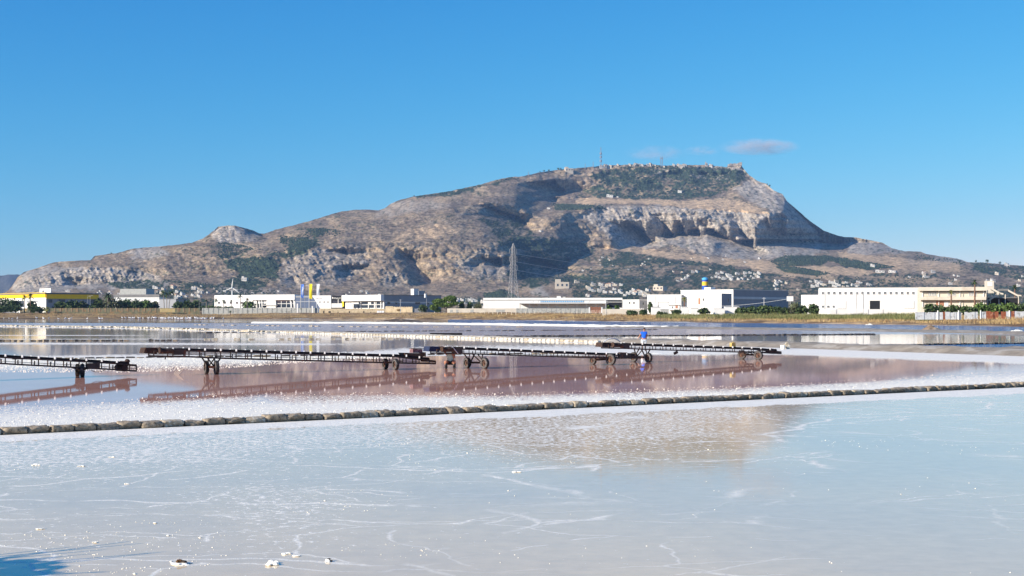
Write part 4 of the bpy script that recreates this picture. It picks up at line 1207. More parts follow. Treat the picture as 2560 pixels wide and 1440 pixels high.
skin_graph('shorts', [(0, 0, .90, .165, .135), (-.11, 0, .80, .125, .125), (-.12, -.02, .56, .105, .105), (.11, .02, .80, .125, .125), (.12, .07, .56, .105, .105)], [(0, 1), (1, 2), (0, 3), (3, 4)], M_shortw, pr)

# person crouching under the middle conveyor, knees towards the camera
pr = empty('person', gp(1125.5, 921.5), 'crouching person in mint vest and black shorts under a conveyor, knees wide apart', 'person')
nd = [(0, .18, .30, .14, .12), (.01, .14, .46, .125, .10), (.03, .06, .68, .15, .105), (.09, -.02, .74, .065, .065), (.13, -.05, .76, .05, .05),
      (-.15, .04, .70, .06, .06), (-.26, -.05, .80, .045, .045), (-.30, -.10, .98, .034, .034),
      (.20, .04, .72, .06, .06), (.23, -.12, .56, .043, .043), (.16, -.24, .68, .034, .034),
      (-.13, .10, .30, .095, .095), (-.235, -.28, .37, .092, .092), (-.20, -.10, .10, .050, .050), (-.20, -.08, .05, .05, .045), (-.24, -.28, .035, .04, .03),
      (.13, .10, .30, .095, .095), (.215, -.28, .39, .098, .098), (.22, -.08, .10, .050, .050), (.22, -.06, .05, .05, .045), (.28, -.26, .035, .04, .03)]
ed = [(0, 1), (1, 2), (2, 3), (3, 4), (2, 5), (5, 6), (6, 7), (2, 8), (8, 9), (9, 10), (0, 11), (11, 12), (12, 13), (13, 14), (14, 15), (0, 16), (16, 17), (17, 18), (18, 19), (19, 20)]
hand_nodes((-.30, -.10, .98), (0, 0, 1), (1, 0, 0), nd, ed, 7); hand_nodes((.16, -.24, .68), (-.2, -.1, .8), (1, 0, 0), nd, ed, 10)
skin_graph('body', nd, ed, M_skin, pr)
head(pr, (.16, -.10, .78), (-.15, -.85, -.35))
skin_graph('vest', [(0, .14, .36, .165, .14), (-.01, .06, .52, .165, .135), (-.02, -.02, .70, .20, .14), (-.02, -.04, .82, .15, .11)], [(0, 1), (1, 2), (2, 3)], M_mint, pr)
skin_graph('shorts', [(0, .18, .30, .165, .135), (-.12, .08, .31, .118, .118), (-.19, -.10, .345, .105, .105), (.12, .08, .31, .118, .118), (.18, -.10, .355, .107, .107)], [(0, 1), (1, 2), (0, 3), (3, 4)], M_dark, pr)
bt = MB()
for sx_, q in ((-1, (-.20, -.10, .36)), (1, (.22, -.08, .36))):
    bt.cyl((q[0], q[1] - .04, .02), (q[0] * 1.0, q[1] - .12, .30), .068, .075, 12)
    bt.add(*[[Vector((q[0] + v[0] * .055 + sx_ * .02, q[1] - .1 + v[1] * .14, .05 + v[2] * .05)) for v in ICO[2][0]], ICO[2][1]])
bt.build('boots', M_boot, pr, smooth=True)

# ---------------------------------------------------------------- small things lying in the near pan
M_brown = mat('brown_clod', (.15, .07, .025), .9, .4, 14, .01, col2=(.33, .17, .06), scale2=12, cov=.5)
M_darkclod = mat('dark_clod', (.05, .035, .025), .9, .3, 14, .01)
def clod(name, label, cat, px, py, parts):
    g_ = gp(px, py); root = empty(name, g_, label, cat)
    for (nm, m, blobs) in parts:
        b_ = MB()
        for (x, y, z, r, sc) in blobs: b_.blob((x, y, z), r, 2, .28, sc)
        b_.build(nm, m, root, smooth=False)
clod('clod', 'brown clod of rubbish sitting on a white salt pad in the near pan', 'clod', 452, 1410,
     [('salt_pad', M_salt, [(-.03, -.02, .005, .055, (1.3, 1.2, .25)), (.03, -.04, .004, .05, (1.4, 1.1, .22)), (.0, .03, .004, .05, (1.6, 1, .2))]),
      ('lump', M_brown, [(-.025, 0, .03, .026, (1, 1, .9)), (-.008, .0, .028, .022, (1, .9, 1)), (-.03, 0, .042, .012, (1.3, 1, .8))]),
      ('dark_lump', M_darkclod, [(.03, 0, .025, .026, (1.3, 1, .8)), (.052, .01, .012, .016, (1.6, 1, .6))])])
clod('salt_cluster', 'large knobbly white salt cluster near the bottom edge', 'salt cluster', 678, 1411,
     [('crystal', M_salt, [(rnd.uniform(-.07, .07), rnd.uniform(-.10, .10), .012, rnd.uniform(.012, .026), (1.3, 1.1, .8)) for _ in range(16)])])
clod('clod', 'small dark clod with a white salt foot, right of the salt cluster', 'clod', 822, 1404,
     [('salt_foot', M_salt, [(-.01, -.01, .01, .022, (1.3, 1.3, .7)), (-.02, 0, .018, .014, (1, 1, 1))]), ('lump', M_darkclod, [(.0, .01, .028, .014, (1.5, 1, .6)), (.02, 0, .01, .016, (1.4, 1, .5))])])
tw = MB()
for k in range(4):
    a = gp(436 + k * 3, 934 + k); tip = Vector((a.x + (.25 + .1 * k), a.y + .05, .22 + .06 * k)); mid = a.lerp(tip, .5) + Vector((-.04, 0, .05)); tw.tube([a, mid, tip], .012, 5, .004)
M_twig = mat('salted_twig', (.55, .47, .38), .9, .2, 20)
tag(tw.build('twig', M_twig), 'pale salt-crusted twig sticking out of the pink brine', 'twig')
for k, (px, py, s_) in enumerate([(280, 1143, .035), (205, 1166, .035), (90, 1163, .045), (100, 1323, .025), (235, 1357, .02), (318, 1210, .025), (390, 1308, .02), (1293, 1180, .04), (710, 1385, .035), (737, 1391, .03)]):
    g_ = gp(px, py); b_ = MB()
    for q in range(5): b_.blob((rnd.uniform(-1, 1) * s_ * 1.4, rnd.uniform(-1, 1) * s_, .006), s_ * rnd.uniform(.4, .8), 1, .3, (1.5, 1.1, .45))
    o = b_.build('salt_lump', M_salt, loc=g_)
    tag(o, ['flat white salt lump highest up at left, below the kerb', 'paired flat salt lump just left of the highest one', 'flat salt lump nearest the left edge, upper row', 'lone salt lump in the lower left of the near pan', 'salt lump straight below the lone upper lumps, left of the salt cluster', 'flat salt lump in the middle left of the near pan', 'tiny salt lump right of the middle left lump', 'lone cube-like salt lump in the centre of the near pan', 'first lump of the short salt ridge above the salt cluster', 'last lump of the short salt ridge above the salt cluster'][k], 'salt lump', 'flat salt lumps in the near pan')

# tall shrub on the walkway left of the frame; its shadow reaches into the lower left corner
def leafcrown(mb, c, rad, n, size, droop=0.0, shell=.55):
    for _ in range(n):
        while True:
            u = Vector((rnd.uniform(-1, 1), rnd.uniform(-1, 1), rnd.uniform(-1, 1)))
            if shell * rnd.random() < u.length <= 1: break
        p = Vector((c[0] + u.x * rad[0], c[1] + u.y * rad[1], c[2] + u.z * rad[2]))
        a = Vector((rnd.gauss(0, 1), rnd.gauss(0, 1), rnd.gauss(0, .7))).normalized(); b_ = a.cross(Vector((rnd.gauss(0, 1), rnd.gauss(0, 1), rnd.gauss(0, 1)))).normalized()
        s = size * rnd.uniform(.6, 1.4)
        mb.add([p - a * s, p + b_ * s * .55, p + a * s, p - b_ * s * .55], [(0, 1, 2, 3)])
    return mb
M_leaf = mat('dark_green_leaves', (.045, .075, .022), .7, .35, .6, col2=(.09, .12, .035), scale2=.9, cov=.45)
M_leaf_l = mat('bright_green_leaves', (.085, .14, .028), .7, .35, .6, col2=(.14, .20, .05), scale2=.9, cov=.45)
M_leaf_o = mat('olive_green_leaves', (.085, .095, .045), .75, .3, .6, col2=(.13, .14, .08), scale2=.9, cov=.4)
M_bark = mat('grey_brown_bark', (.14, .105, .075), .95, .3, 6, .01)
# ---------------------------------------------------------------- buildings along the shore
M_wwall = mat('white_render', (.82, .79, .73), .85, .04, .25, col2=(.76, .72, .66), scale2=.12, cov=.25)
M_cwall = mat('cream_render', (.66, .58, .46), .9, .07, .25, col2=(.55, .47, .36), scale2=.15, cov=.25)
M_shade_trim = mat('blue_grey_shade_and_trim', (.30, .30, .31), .7, .06, .3)  # grey painting the shade on sides turned from the sun; also real trim
M_lclad = mat('light_band_and_shade_side', (.60, .60, .58), .7, .05, .3)  # pale bands and panels; also paints shade on small roof block sides
M_yel = mat('yellow_fascia', (.92, .56, .01), .6, .05, .4)
M_yel2 = mat('lemon_yellow', (.90, .72, .02), .6, .05, .5)
M_glass = mat('dark_window_glass', (.035, .045, .06), .12, .2, .4, spec=.6)
M_glass_b = mat('blue_facade_glass', (.10, .14, .21), .15, .15, .3, spec=.6)
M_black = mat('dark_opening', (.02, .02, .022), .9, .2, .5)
M_roof = mat('grey_roof_edge', (.20, .19, .18), .9, .15, .4)
M_conc = mat('weathered_concrete', (.46, .45, .40), .95, .12, .5, col2=(.30, .29, .25), scale2=.5, cov=.4)
M_old = mat('old_beige_masonry', (.58, .46, .29), .95, .15, .5, .03, col2=(.42, .32, .19), scale2=.7, cov=.35)
M_steel = mat('galvanised_steel', (.42, .42, .41), .5, .1, 2, metal=.6)
M_lettering = mat('pale_blue_lettering', (.12, .34, .58), .6, .05, 2)
M_wood = mat('weathered_post', (.55, .47, .36), .95, .15, 3)
M_tile = mat('terracotta', (.42, .20, .12), .9, .15, 1)
M_sheet_w = mat('whitewashed_sheet', (.68, .68, .66), .7, .12, 1.5, col2=(.40, .38, .35), scale2=1.2, cov=.35)
M_sheet_r = mat('rusted_sheet', (.33, .10, .045), .9, .2, 1.5, col2=(.50, .24, .14), scale2=1.4, cov=.35)
M_ywood = mat('yellow_boards', (.72, .47, .12), .8, .12, 1.2)

class Bld:
    """corner block: front runs left from the near corner, side runs back to the right. px are columns of the photograph."""
    def __init__(s, name, label, cat, pxc, Y, phi, pxl, pytop, pxr=None, depth=14, zb=None, group=None, pybase=None):
        Y = fy((pxc + pxl) / 2, Y); s.phi = R(phi); s.t = (pxc - 1280) / FOC
        s.c = Vector((s.t * Y, Y, 0)); s.ex = (math.cos(s.phi), -math.sin(s.phi)); s.ey = (math.sin(s.phi), math.cos(s.phi))
        tl = (pxl - 1280) / FOC
        s.Lf = (s.c.x - tl * Y) / (s.ex[0] + tl * -s.ex[1])
        if pxr is not None:
            tr = (pxr - 1280) / FOC; s.Ls = (tr * Y - s.c.x) / (s.ey[0] - tr * s.ey[1])
        else: s.Ls = depth
        s.zb = (float(zland(s.c.x, Y)) - .3) if zb is None else zb
        if pybase is not None: s.zb = CH - (pybase - HOR) / FOC * Y
        s.H = CH - (pytop - HOR) / FOC * Y - s.zb
        s.c.z = s.zb
        s.root = empty(name, s.c, label, cat, group, rz=-s.phi)
    def fx(s, px):      # column -> local x on the front
        t = (px - 1280) / FOC
        return -((s.c.x - t * s.c.y) / (s.ex[0] - t * s.ex[1]))
    def fz(s, px, py):
        Y = s.c.y + s.fx(px) * s.ex[1]
        return CH - (py - HOR) / FOC * Y - s.zb
    def sy(s, px):
        t = (px - 1280) / FOC
        return (t * s.c.y - s.c.x) / (s.ey[0] - t * s.ey[1])
    def sz(s, px, py):
        Y = s.c.y + s.sy(px) * s.ey[1]
        return CH - (py - HOR) / FOC * Y - s.zb
    def walls(s, m, side=None, name='wall'):
        b = MB(); b.b2(-s.Lf, 0, 0, s.Ls, -1.5, s.H)
        o = b.build(name, m, s.root)
        if side is not None:
            MB().b2(.0, .06, .05, s.Ls, -1.5, s.H - .02).build('shade_side', side, s.root)  # shade of the averted side put into a darker colour
        return o
    def roof(s, m=None, over=.25, th=.35):
        return MB().b2(-s.Lf - over, over, -over, s.Ls + over, s.H, s.H + th).build('roof', m or M_roof, s.root)
    def front(s, name, x0, x1, y0, y1, m, proud=.08, par=None, back=.02):
        xa, xb = s.fx(x0), s.fx(x1); za, zc = s.fz((x0 + x1) / 2, y1), s.fz((x0 + x1) / 2, y0)
        return MB().b2(xa, xb, -proud, back, za, zc).build(name, m, par or s.root)
    def side(s, name, x0, x1, y0, y1, m, proud=.12, par=None):
        a, b_ = s.sy(x0), s.sy(x1); za, zc = s.sz((x0 + x1) / 2, y1), s.sz((x0 + x1) / 2, y0)
        return MB().b2(.0, proud, a, b_, za, zc).build(name, m, par or s.root)
    def window(s, x0, x1, y0, y1, m=None, fm=None, surf='front', proud=.06):
        if surf == 'front':
            xa, xb = s.fx(x0), s.fx(x1); za, zc = s.fz((x0 + x1) / 2, y1), s.fz((x0 + x1) / 2, y0)
            f = MB(); w = .09
            f.b2(xa - w, xb + w, -proud - .06, .01, zc, zc + w); f.b2(xa - w, xb + w, -proud - .12, .01, za - w, za); f.b2(xa - w, xa, -proud - .06, .01, za, zc); f.b2(xb, xb + w, -proud - .06, .01, za, zc)
            f.b2((xa + xb) / 2 - .03, (xa + xb) / 2 + .03, -proud - .03, .01, za, zc)
            o = f.build('window', fm or M_conc, s.root)
            MB().b2(xa, xb, -.035, .01, za, zc).build('pane', m or M_glass, o)
        else:
            a, b_ = s.sy(x0), s.sy(x1); za, zc = s.sz((x0 + x1) / 2, y1), s.sz((x0 + x1) / 2, y0)
            f = MB(); f.b2(.06, .18, a - .1, b_ + .1, zc, zc + .1); f.b2(.06, .18, a - .1, b_ + .1, za - .1, za); f.b2(.06, .18, a - .1, a, za, zc); f.b2(.06, .18, b_, b_ + .1, za, zc)
            o = f.build('window', fm or M_conc, s.root)
            MB().b2(.06, .10, a, b_, za, zc).build('pane', m or M_glass, o)
        return o
def text_on(b, txt, x0, x1, y0, y1, m, name='lettering', proud=.12):
    cu = bpy.data.curves.new(name, 'FONT'); cu.body = txt; cu.extrude = .02; cu.size = 1
    o = bpy.data.objects.new('t', cu); COL.objects.link(o)
    bpy.context.view_layer.update()
    dg = bpy.context.evaluated_depsgraph_get(); me = bpy.data.meshes.new_from_object(o.evaluated_get(dg)); 
    bpy.data.objects.remove(o)
    co = np.empty(len(me.vertices) * 3); me.vertices.foreach_get('co', co); co = co.reshape(-1, 3)
    w, h = np.ptp(co[:, 0]), np.ptp(co[:, 1]); mn = co.min(0)
    xa, xb = b.fx(x0), b.fx(x1); za, zc = b.fz(x0, y1), b.fz(x0, y0)
    out = np.stack([xa + (co[:, 0] - mn[0]) / w * (xb - xa), -proud - co[:, 2], za + (co[:, 1] - mn[1]) / h * (zc - za)], -1)
    me.vertices.foreach_set('co', out.ravel()); me.materials.clear(); me.materials.append(m); me.update()
    return link(name, me, b.root)

# 1 yellow-banded building at far left
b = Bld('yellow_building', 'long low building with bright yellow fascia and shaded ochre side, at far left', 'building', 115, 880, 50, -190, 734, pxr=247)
b.walls(M_wwall, M_shade_trim); b.roof(over=1.2, th=.7)
b.front('fascia', -190, 115.3, 735.5, 747, M_yel, .6); b.side('fascia', 115, 246, 736, 747, M_yel, .6)
b.front('shop_window', 66, 95, 751, 756, M_shade_trim); b.front('door', 88, 93, 758, 769, M_black, .1); b.front('door', 20, 60, 752, 768, M_glass)
for x0, x1, y0 in ((120, 131, 748.5), (147, 163, 748.5), (172, 184, 751), (226, 240, 749)): b.window(x0, x1, y0, y0 + 8, surf='side')
b = Bld('white_house', 'small white block showing above the roof of the yellow-banded building', 'house', 127, 1150, 40, 99, 721, pxr=129, pybase=760); b.walls(M_wwall); b.window(106, 110, 726, 730)
# 2 white low warehouse range behind the palms
b = Bld('long_shed', 'low white shed with grey roof behind the tall palms at left', 'shed', 398, 960, 15, 285, 743, pxr=415, pybase=775); b.walls(M_wwall); b.roof(th=2.2); b.front('band', 300, 396, 745, 749, M_lclad)
b = Bld('grey_shed', 'grey shaded shed beside the twin palms', 'shed', 440, 930, 30, 398, 748, pxr=470, pybase=775); b.walls(M_shade_trim); b.roof()
b = Bld('stone_terrace', 'pale retaining wall with reddish slope above the left sheds', 'wall', 365, 1900, 10, 300, 722, pybase=745, depth=30); b.walls(M_conc)
b = Bld('showroom', 'long white showroom with slanted portal frames left of the flags', 'building', 738, 800, 20, 536, 737, depth=26)
b.walls(M_wwall); b.front('parapet', 630, 739, 736.6, 750, M_wwall, 1.5)
b.front('glazing', 643, 667, 752, 769, M_glass, .06); b.front('glazing', 692, 735, 751, 769, M_glass, .06); b.front('panel', 646, 666, 754, 759, M_wwall, .3); b.front('lobby', 668, 691, 746, 772, M_wwall, 1.0)
for x in (640.5, 650, 656, 728, 736): 
    m_ = MB(); m_.bar((b.fx(x), -1.2, b.fz(x, 751)), (b.fx(x + 2.5), -1.2, b.fz(x, 776)), .5, .5); m_.build('portal_frame', M_wwall, b.root)
for x in (703, 716, 728): b.front('mullion', x, x + 1, 753, 769, M_wwall, .2)
b.front('mullion', 694, 734, 758.5, 759.6, M_wwall, .2); b.front('canopy', 658, 695, 762, 763.5, M_wwall, 2.2)
for x0 in (545, 560, 575, 590, 602): b.window(x0, x0 + 5, 755, 759)
b = Bld('glass_showroom', 'blue glass showroom cut off by a slanting white wall, behind the flags', 'building', 828, 790, 12, 739, 739, depth=24)
b.walls(M_glass_b)
b.front('dark_fascia', 739, 790, 739.2, 744, M_shade_trim, .12)
for x in (750, 762, 774): b.front('mullion', x, x + .8, 745, 769, M_shade_trim, .15)
b.front('mullion', 740, 790, 753.6, 754.5, M_lclad, .16)
m_ = MB(); m_.prism([(b.fx(781), b.fz(781, 738.6)), (b.fx(828.4), b.fz(828, 738.6)), (b.fx(828.4), -1.2), (b.fx(811), -1.2)], -.7, -.16); m_.build('slanting_wall', M_wwall, b.root)
for x in (799.5, 810, 819.5): b.front('window', x, x + 2.6, 753.5, 757, M_glass, .76)
text_on(b, 'DACIA', 790, 807, 745, 747.6, M_roof, proud=.75)
b = Bld('dark_entrance', 'black showroom entrance block with white lettering and a yellow pillar', 'building', 864, 780, 12, 828.6, 739.5, depth=18)
b.walls(M_black); b.front('glazing', 832, 853, 751.5, 757, M_glass, .05); b.front('parapet', 829, 856, 758.5, 769, M_wwall, .25); b.front('column', 845, 846.3, 748, 758, M_wwall, .3)
text_on(b, 'RENAULT', 834, 853, 743.6, 747.4, M_wwall)
b.front('emblem', 830.3, 832.6, 742.6, 746.6, M_wwall, .15); b.front('yellow_pillar', 855.5, 864, 743, 751, M_yel2, .9); b.front('yellow_pillar', 856, 860, 750.8, 766.5, M_yel2, .8)
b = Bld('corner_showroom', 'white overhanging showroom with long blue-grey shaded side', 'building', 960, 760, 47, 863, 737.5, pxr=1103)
b.walls(M_wwall, M_shade_trim); b.roof(over=.4, th=.25)
b.front('glazing', 881, 957, 754, 770, M_glass, .05); b.front('overhang', 862, 960, 737.8, 752.5, M_wwall, 2.6)
for x in (884, 903, 922, 937, 941, 953): b.front('column', x, x + 1.5, 753, 771, M_wwall, .6)
b.front('mullion', 901, 956, 761, 762.2, M_wwall, .3); b.front('panel', 881, 898, 755, 760, M_lclad, .4); b.front('panel', 922, 929, 754, 761, M_lclad, .5)
b.side('window_band', 962, 1100, 755.5, 758, M_lclad, .1)
for x0, x1 in ((968, 975), (988, 993), (1038, 1050), (1066, 1073)): b.window(x0, x1, 755, 760.5, surf='side')
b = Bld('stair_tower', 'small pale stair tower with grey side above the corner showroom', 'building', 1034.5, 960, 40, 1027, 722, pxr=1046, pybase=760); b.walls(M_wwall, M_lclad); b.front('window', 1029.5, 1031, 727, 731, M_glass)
b = Bld('blue_grey_block', 'blue-grey shaded block right of the stair tower', 'building', 1047, 1000, 30, 1045.5, 727, pxr=1062, pybase=760); b.walls(M_shade_trim)
# 9 long white building with pale blue lettering
b = Bld('long_white_building', 'very long low white building with pale blue lettering band and open canopy', 'building', 1556, 740, 4, 1208, 745, depth=22)
b.walls(M_wwall); b.front('parapet', 1208, 1556, 744.6, 749.8, M_wwall, .5)
b.front('panel', 1350, 1460, 751.2, 757, M_lclad, .1)
b.front('lettering_band', 1351, 1459, 752.2, 755.4, M_lettering, .2)
for k in range(24):
    x = 1352.5 + k * 4.5; b.front('letter_gap', x, x + .9, 752, 755.6, M_wwall, .26)
for x0 in (1325, 1338, 1466): b.front('panel', x0, x0 + 8, 752, 755.5, M_wwall, .15)
b.front('canopy_edge', 1300, 1521, 758.6, 760, M_roof, 5.0, back=-.1)
for k in range(10):
    x = 1301 + k * 23.5; xa = b.fx(x); MB().b2(xa, xa + .25, -4.9, -4.6, -1, b.fz(x, 760)).build('post', M_roof, b.root)
b.front('dark_bay', 1515, 1555, 751, 769, M_black, .08); b.front('bay_beam', 1512, 1556, 754.5, 755.6, M_wwall, .2); b.front('column', 1512, 1515, 750, 772, M_wwall, .3)
b.front('roof_unit', 1392, 1402, 740.5, 744.6, M_wwall, .2, back=3); b.front('roof_unit', 1407, 1414, 741.5, 744.6, M_conc, .2, back=3)
b = Bld('little_white_house', 'little white house with two windows and a shaded right side', 'house', 1598, 600, 42, 1557, 750.5, pxr=1618); b.walls(M_wwall, M_shade_trim); b.roof(M_wwall, .3, .3)
b.window(1572, 1576, 755, 759.5); b.window(1583, 1587, 755, 759.5); b.window(1606, 1609, 756, 762, surf='side')
# 11 white factory
b = Bld('low_factory_wing', 'low white factory wing with big gate, left part of the stepped factory', 'building', 1703, 590, 14, 1618, 737, depth=22); b.walls(M_wwall); b.roof(M_wwall, .15, .2)
b.front('gate', 1646, 1671, 755.5, 774, M_wwall, .15); b.front('gate_frame', 1645.5, 1672, 755, 756, M_roof, .2); b.front('gate_frame', 1645.5, 1646.5, 755, 774, M_roof, .2)
b.front('annex', 1632, 1645, 763, 775, M_lclad, .5); b.front('annex', 1673, 1700, 763, 775, M_wwall, 2.0); b.front('awning', 1673, 1700, 762, 763.2, M_roof, 2.3); b.front('door', 1682, 1684, 766, 771, M_black, 2.05); b.front('orange_panel', 1690, 1696, 764, 771, M_tile, 2.05)
for x in (1639, 1688): b.front('drainpipe', x, x + .5, 740, 760, M_roof, .1)
b = Bld('tall_factory', 'tall stepped white factory with blue-grey shaded flank and light band', 'building', 1833, 575, 44, 1702, 724.5, pxr=1970); b.walls(M_wwall, M_shade_trim); b.roof(M_wwall, .2, .2)
b.side('light_band', 1832, 1970, 742.5, 748.5, M_lclad, .22); b.side('door', 1892, 1898, 766, 772, M_black, .2); b.side('door', 1916, 1930, 764, 772, M_black, .2)
b.window(1784.5, 1788.5, 746, 751); b.window(1757, 1760, 746, 752); b.front('door', 1746, 1751, 745, 761, M_tile, .12)
b.front('drainpipe', 1765.6, 1766.1, 735, 772, M_conc, .12)
for x, y in ((1720, 735), (1745, 732), (1795, 736)): b.front('vent', x, x + 2.2, y, y + 1, M_conc, .12)
b = Bld('lift_block', 'small square block on the factory roof below the striped silo', 'building', 1776.5, 583, 44, 1761, 718, pxr=1788, pybase=734); b.walls(M_wwall, M_lclad)
b = Bld('grey_annex', 'white annex with grey shaded side in front of the tall factory', 'building', 1803.5, 552, 46, 1782, 733.5, pxr=1829); b.walls(M_wwall, M_shade_trim); b.window(1819, 1821, 746, 755, surf='side')
sl = P(1762.5, 722, 640); si = empty('striped_silo', (sl.x, 640, 9), 'round silo striped blue and yellow rising above the factory', 'silo')
def zz_(py, Y=640): return CH - (py - HOR) / FOC * Y - 9
rs = 7.6 / FOC * 640
M_sb = mat('silo_blue', (.03, .10, .42), .5, .05, 1); M_sl = mat('silo_light_blue', (.10, .42, .72), .5, .05, 1); M_sy = mat('silo_yellow', (.80, .50, .04), .5, .05, 1)
MB().cyl((0, 0, -6), (0, 0, zz_(714)), rs, n=28).build('shell', M_sb, si); MB().cyl((0, 0, zz_(714)), (0, 0, zz_(704)), rs, n=28).build('band', M_sy, si)
MB().cyl((0, 0, zz_(704)), (0, 0, zz_(699.5)), rs, n=28).build('band', M_sb, si); MB().cyl((0, 0, zz_(699.5)), (0, 0, zz_(695.5)), rs, n=28).build('band', M_sl, si); MB().cyl((0, 0, zz_(695.5)), (0, 0, zz_(693.5)), rs, rs * .45, n=28).build('cap', M_sl, si)
# 13 warehouse with a row of square windows
b = Bld('low_warehouse', 'low cream warehouse annex left of the windowed warehouse', 'warehouse', 2050, 505, 12, 2003, 737, depth=20); b.walls(M_wwall)
b = Bld('warehouse', 'big white warehouse with a row of eighteen small square windows', 'warehouse', 2302, 470, 12, 2048, 718.5, depth=24); b.walls(M_wwall); b.roof(over=.1, th=.15)
for k in range(18): b.window(2054.5 + k * 14.13, 2060 + k * 14.13, 729.5, 735.5, M_glass, M_wwall)
b.front('gateway', 2174.5, 2199.5, 752, 773, M_black, .1); b.front('gate_frame', 2173.5, 2200.5, 751.3, 752, M_conc, .2)
for x0, x1 in ((2092, 2115), (2259, 2285)):
    g_ = b.front('sliding_door', x0, x1, 751.5, 772, M_lclad, .14)
    for k in range(4): b.front('door_panel', x0 + .6 + k * (x1 - x0) / 4, x0 - .6 + (k + 1) * (x1 - x0) / 4, 752.2, 771, M_wwall, .2, par=g_)
for x in (2055, 2068, 2081.5): b.window(x, x + 5, 764, 769, M_glass, M_wwall)
for x in (2062, 2141, 2158): b.front('drainpipe', x, x + .6, 729, 772, M_conc, .12)
# 14 two-storey office with concrete balconies
b = Bld('office_block', 'two-storey cream office block with long concrete balcony bands', 'building', 2466, 440, 12, 2303, 719, depth=16); b.walls(M_cwall)
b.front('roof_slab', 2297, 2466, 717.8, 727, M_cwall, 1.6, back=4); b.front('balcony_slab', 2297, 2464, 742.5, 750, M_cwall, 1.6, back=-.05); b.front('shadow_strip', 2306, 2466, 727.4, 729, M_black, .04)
for x0, n_ in ((2321, 5), (2369, 5), (2422, 5)):
    for k in range(n_): b.window(x0 + k * 4.2, x0 + k * 4.2 + 2.2, 731, 739.5, M_glass, M_wwall)
b.front('ground_panel', 2340, 2360, 753, 765, M_tile, .05); b.front('door', 2360.5, 2371, 754, 766, M_wwall, .08); b.front('drainpipe', 2407, 2408, 734, 766, M_conc, .2)
for x in (2306, 2346, 2399, 2436, 2458): b.front('pilaster', x, x + 1.6, 727, 767, M_wwall, .3)
b = Bld('stair_wing', 'open concrete staircase wing with slanting flights right of the office block', 'building', 2552, 445, 12, 2467, 728, depth=12); 
M_dk = M_shade_trim
MB().b2(-b.Lf, 0, 5, 12, -1, b.H - 2).build('wall', mat('dark_brown_wall', (.12, .09, .08), .9, .2, .4), b.root)  # dark brown back wall behind the flights
def flight(xa, ya, xb, yb, th=4.0, y=-.5):
    m_ = MB(); m_.prism([(b.fx(xa), b.fz(xa, ya)), (b.fx(xb), b.fz(xb, yb)), (b.fx(xb), b.fz(xb, yb + th)), (b.fx(xa), b.fz(xa, ya + th))], y, y + 2.4); return m_.build('stair_flight', M_cwall, b.root)
flight(2478, 719, 2500, 731, 5); flight(2497, 731, 2472, 748, 5, -.8); flight(2498, 731, 2508, 733, 4); flight(2520, 724, 2546, 738, 4.5); flight(2546, 737, 2553, 738, 3); flight(2500, 759, 2480, 764, 4, -1.4)
for x, y0, y1 in ((2475, 735, 765), (2496, 748, 760), (2545, 741, 765), (2512, 736, 760), (2468, 722, 765)): b.front('column', x, x + 1.6, y0, y1, M_cwall, .6, back=.2)
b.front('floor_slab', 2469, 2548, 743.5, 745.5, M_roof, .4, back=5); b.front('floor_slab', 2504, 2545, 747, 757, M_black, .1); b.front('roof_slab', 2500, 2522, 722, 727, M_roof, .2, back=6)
b = Bld('tank_tower', 'square cream tower box above the staircase', 'building', 2485, 466, 10, 2465, 702, pybase=722, depth=3.0); b.walls(M_cwall, M_roof); b.front('inset', 2469, 2481, 705, 715, M_wwall, .08); b.front('finial', 2477, 2481, 699, 702, M_wwall, .02, back=.6)

# walls, gates and ruins in front of the buildings
def wallrun(name, label, x0, x1, ytop, Y, m, phi=0, depth=.35, cat='wall'):
    b = Bld(name, label, cat, x1, Y, phi, x0, ytop, depth=depth, zb=None); b.walls(m); return b
b = wallrun('concrete_wall', 'long pale grey concrete yard wall below the showrooms', 505, 795, 770, 742, M_conc)
for k in range(24): b.front('pilaster', 508 + k * 12.2, 509 + k * 12.2, 769.5, 783, M_conc, .2)
b = wallrun('old_wall', 'old beige masonry wall with broken openings', 798, 962, 771.5, 735, M_old, depth=1)
for x0, x1, y0 in ((821, 827, 778), (808, 811, 777), (863, 884, 785), (886, 900, 785), (844, 846, 779), (872, 875, 778), (908, 911, 778), (925, 928, 780)): b.front('opening', x0, x1, y0, y0 + 6, M_black, .02)
b = Bld('ruined_block', 'square ruined beige block with a bush growing from its wall', 'ruin', 1031, 730, 12, 963, 767.5, pxr=1034); b.walls(M_old); b.front('crest', 964, 983, 765.6, 768, M_old, .0, back=1.5)
for k in range(8): b.front('crest_stone', 985 + k * 6 + rnd.uniform(-1, 1), 987.5 + k * 6, 766.6, 768, M_old, .0, back=.8)
MB().blob((b.fx(996), -.3, b.fz(996, 775)), .9, 1, .3, (1.3, .6, .7)).build('bush', mat('dry_bush', (.22, .14, .06), .95, .3, 1), b.root)
b = Bld('water_tank', 'white cylindrical tank lying by the old wall', 'tank', 961, 722, 0, 942, 776, depth=2)
xa, xb = b.fx(943), b.fx(960); zc = (b.fz(950, 776) + b.fz(950, 787)) / 2
MB().cyl((xa, 0, zc), (xb, 0, zc), 1.1, n=18).build('drum', M_wwall, b.root)
for k in (.3, .62): MB().cyl((xa + (xb - xa) * k - .1, 0, zc), (xa + (xb - xa) * k + .1, 0, zc), 1.14, n=18).build('strap', M_roof, b.root)
MB().b2(xa, xb, -.5, .5, zc - 1.7, zc - 1).build('cradle', M_conc, b.root)
b = Bld('slatted_gate', 'dark slatted gate between pale posts beside the ruin', 'gate', 1076, 715, 0, 1036, 771, depth=.2)
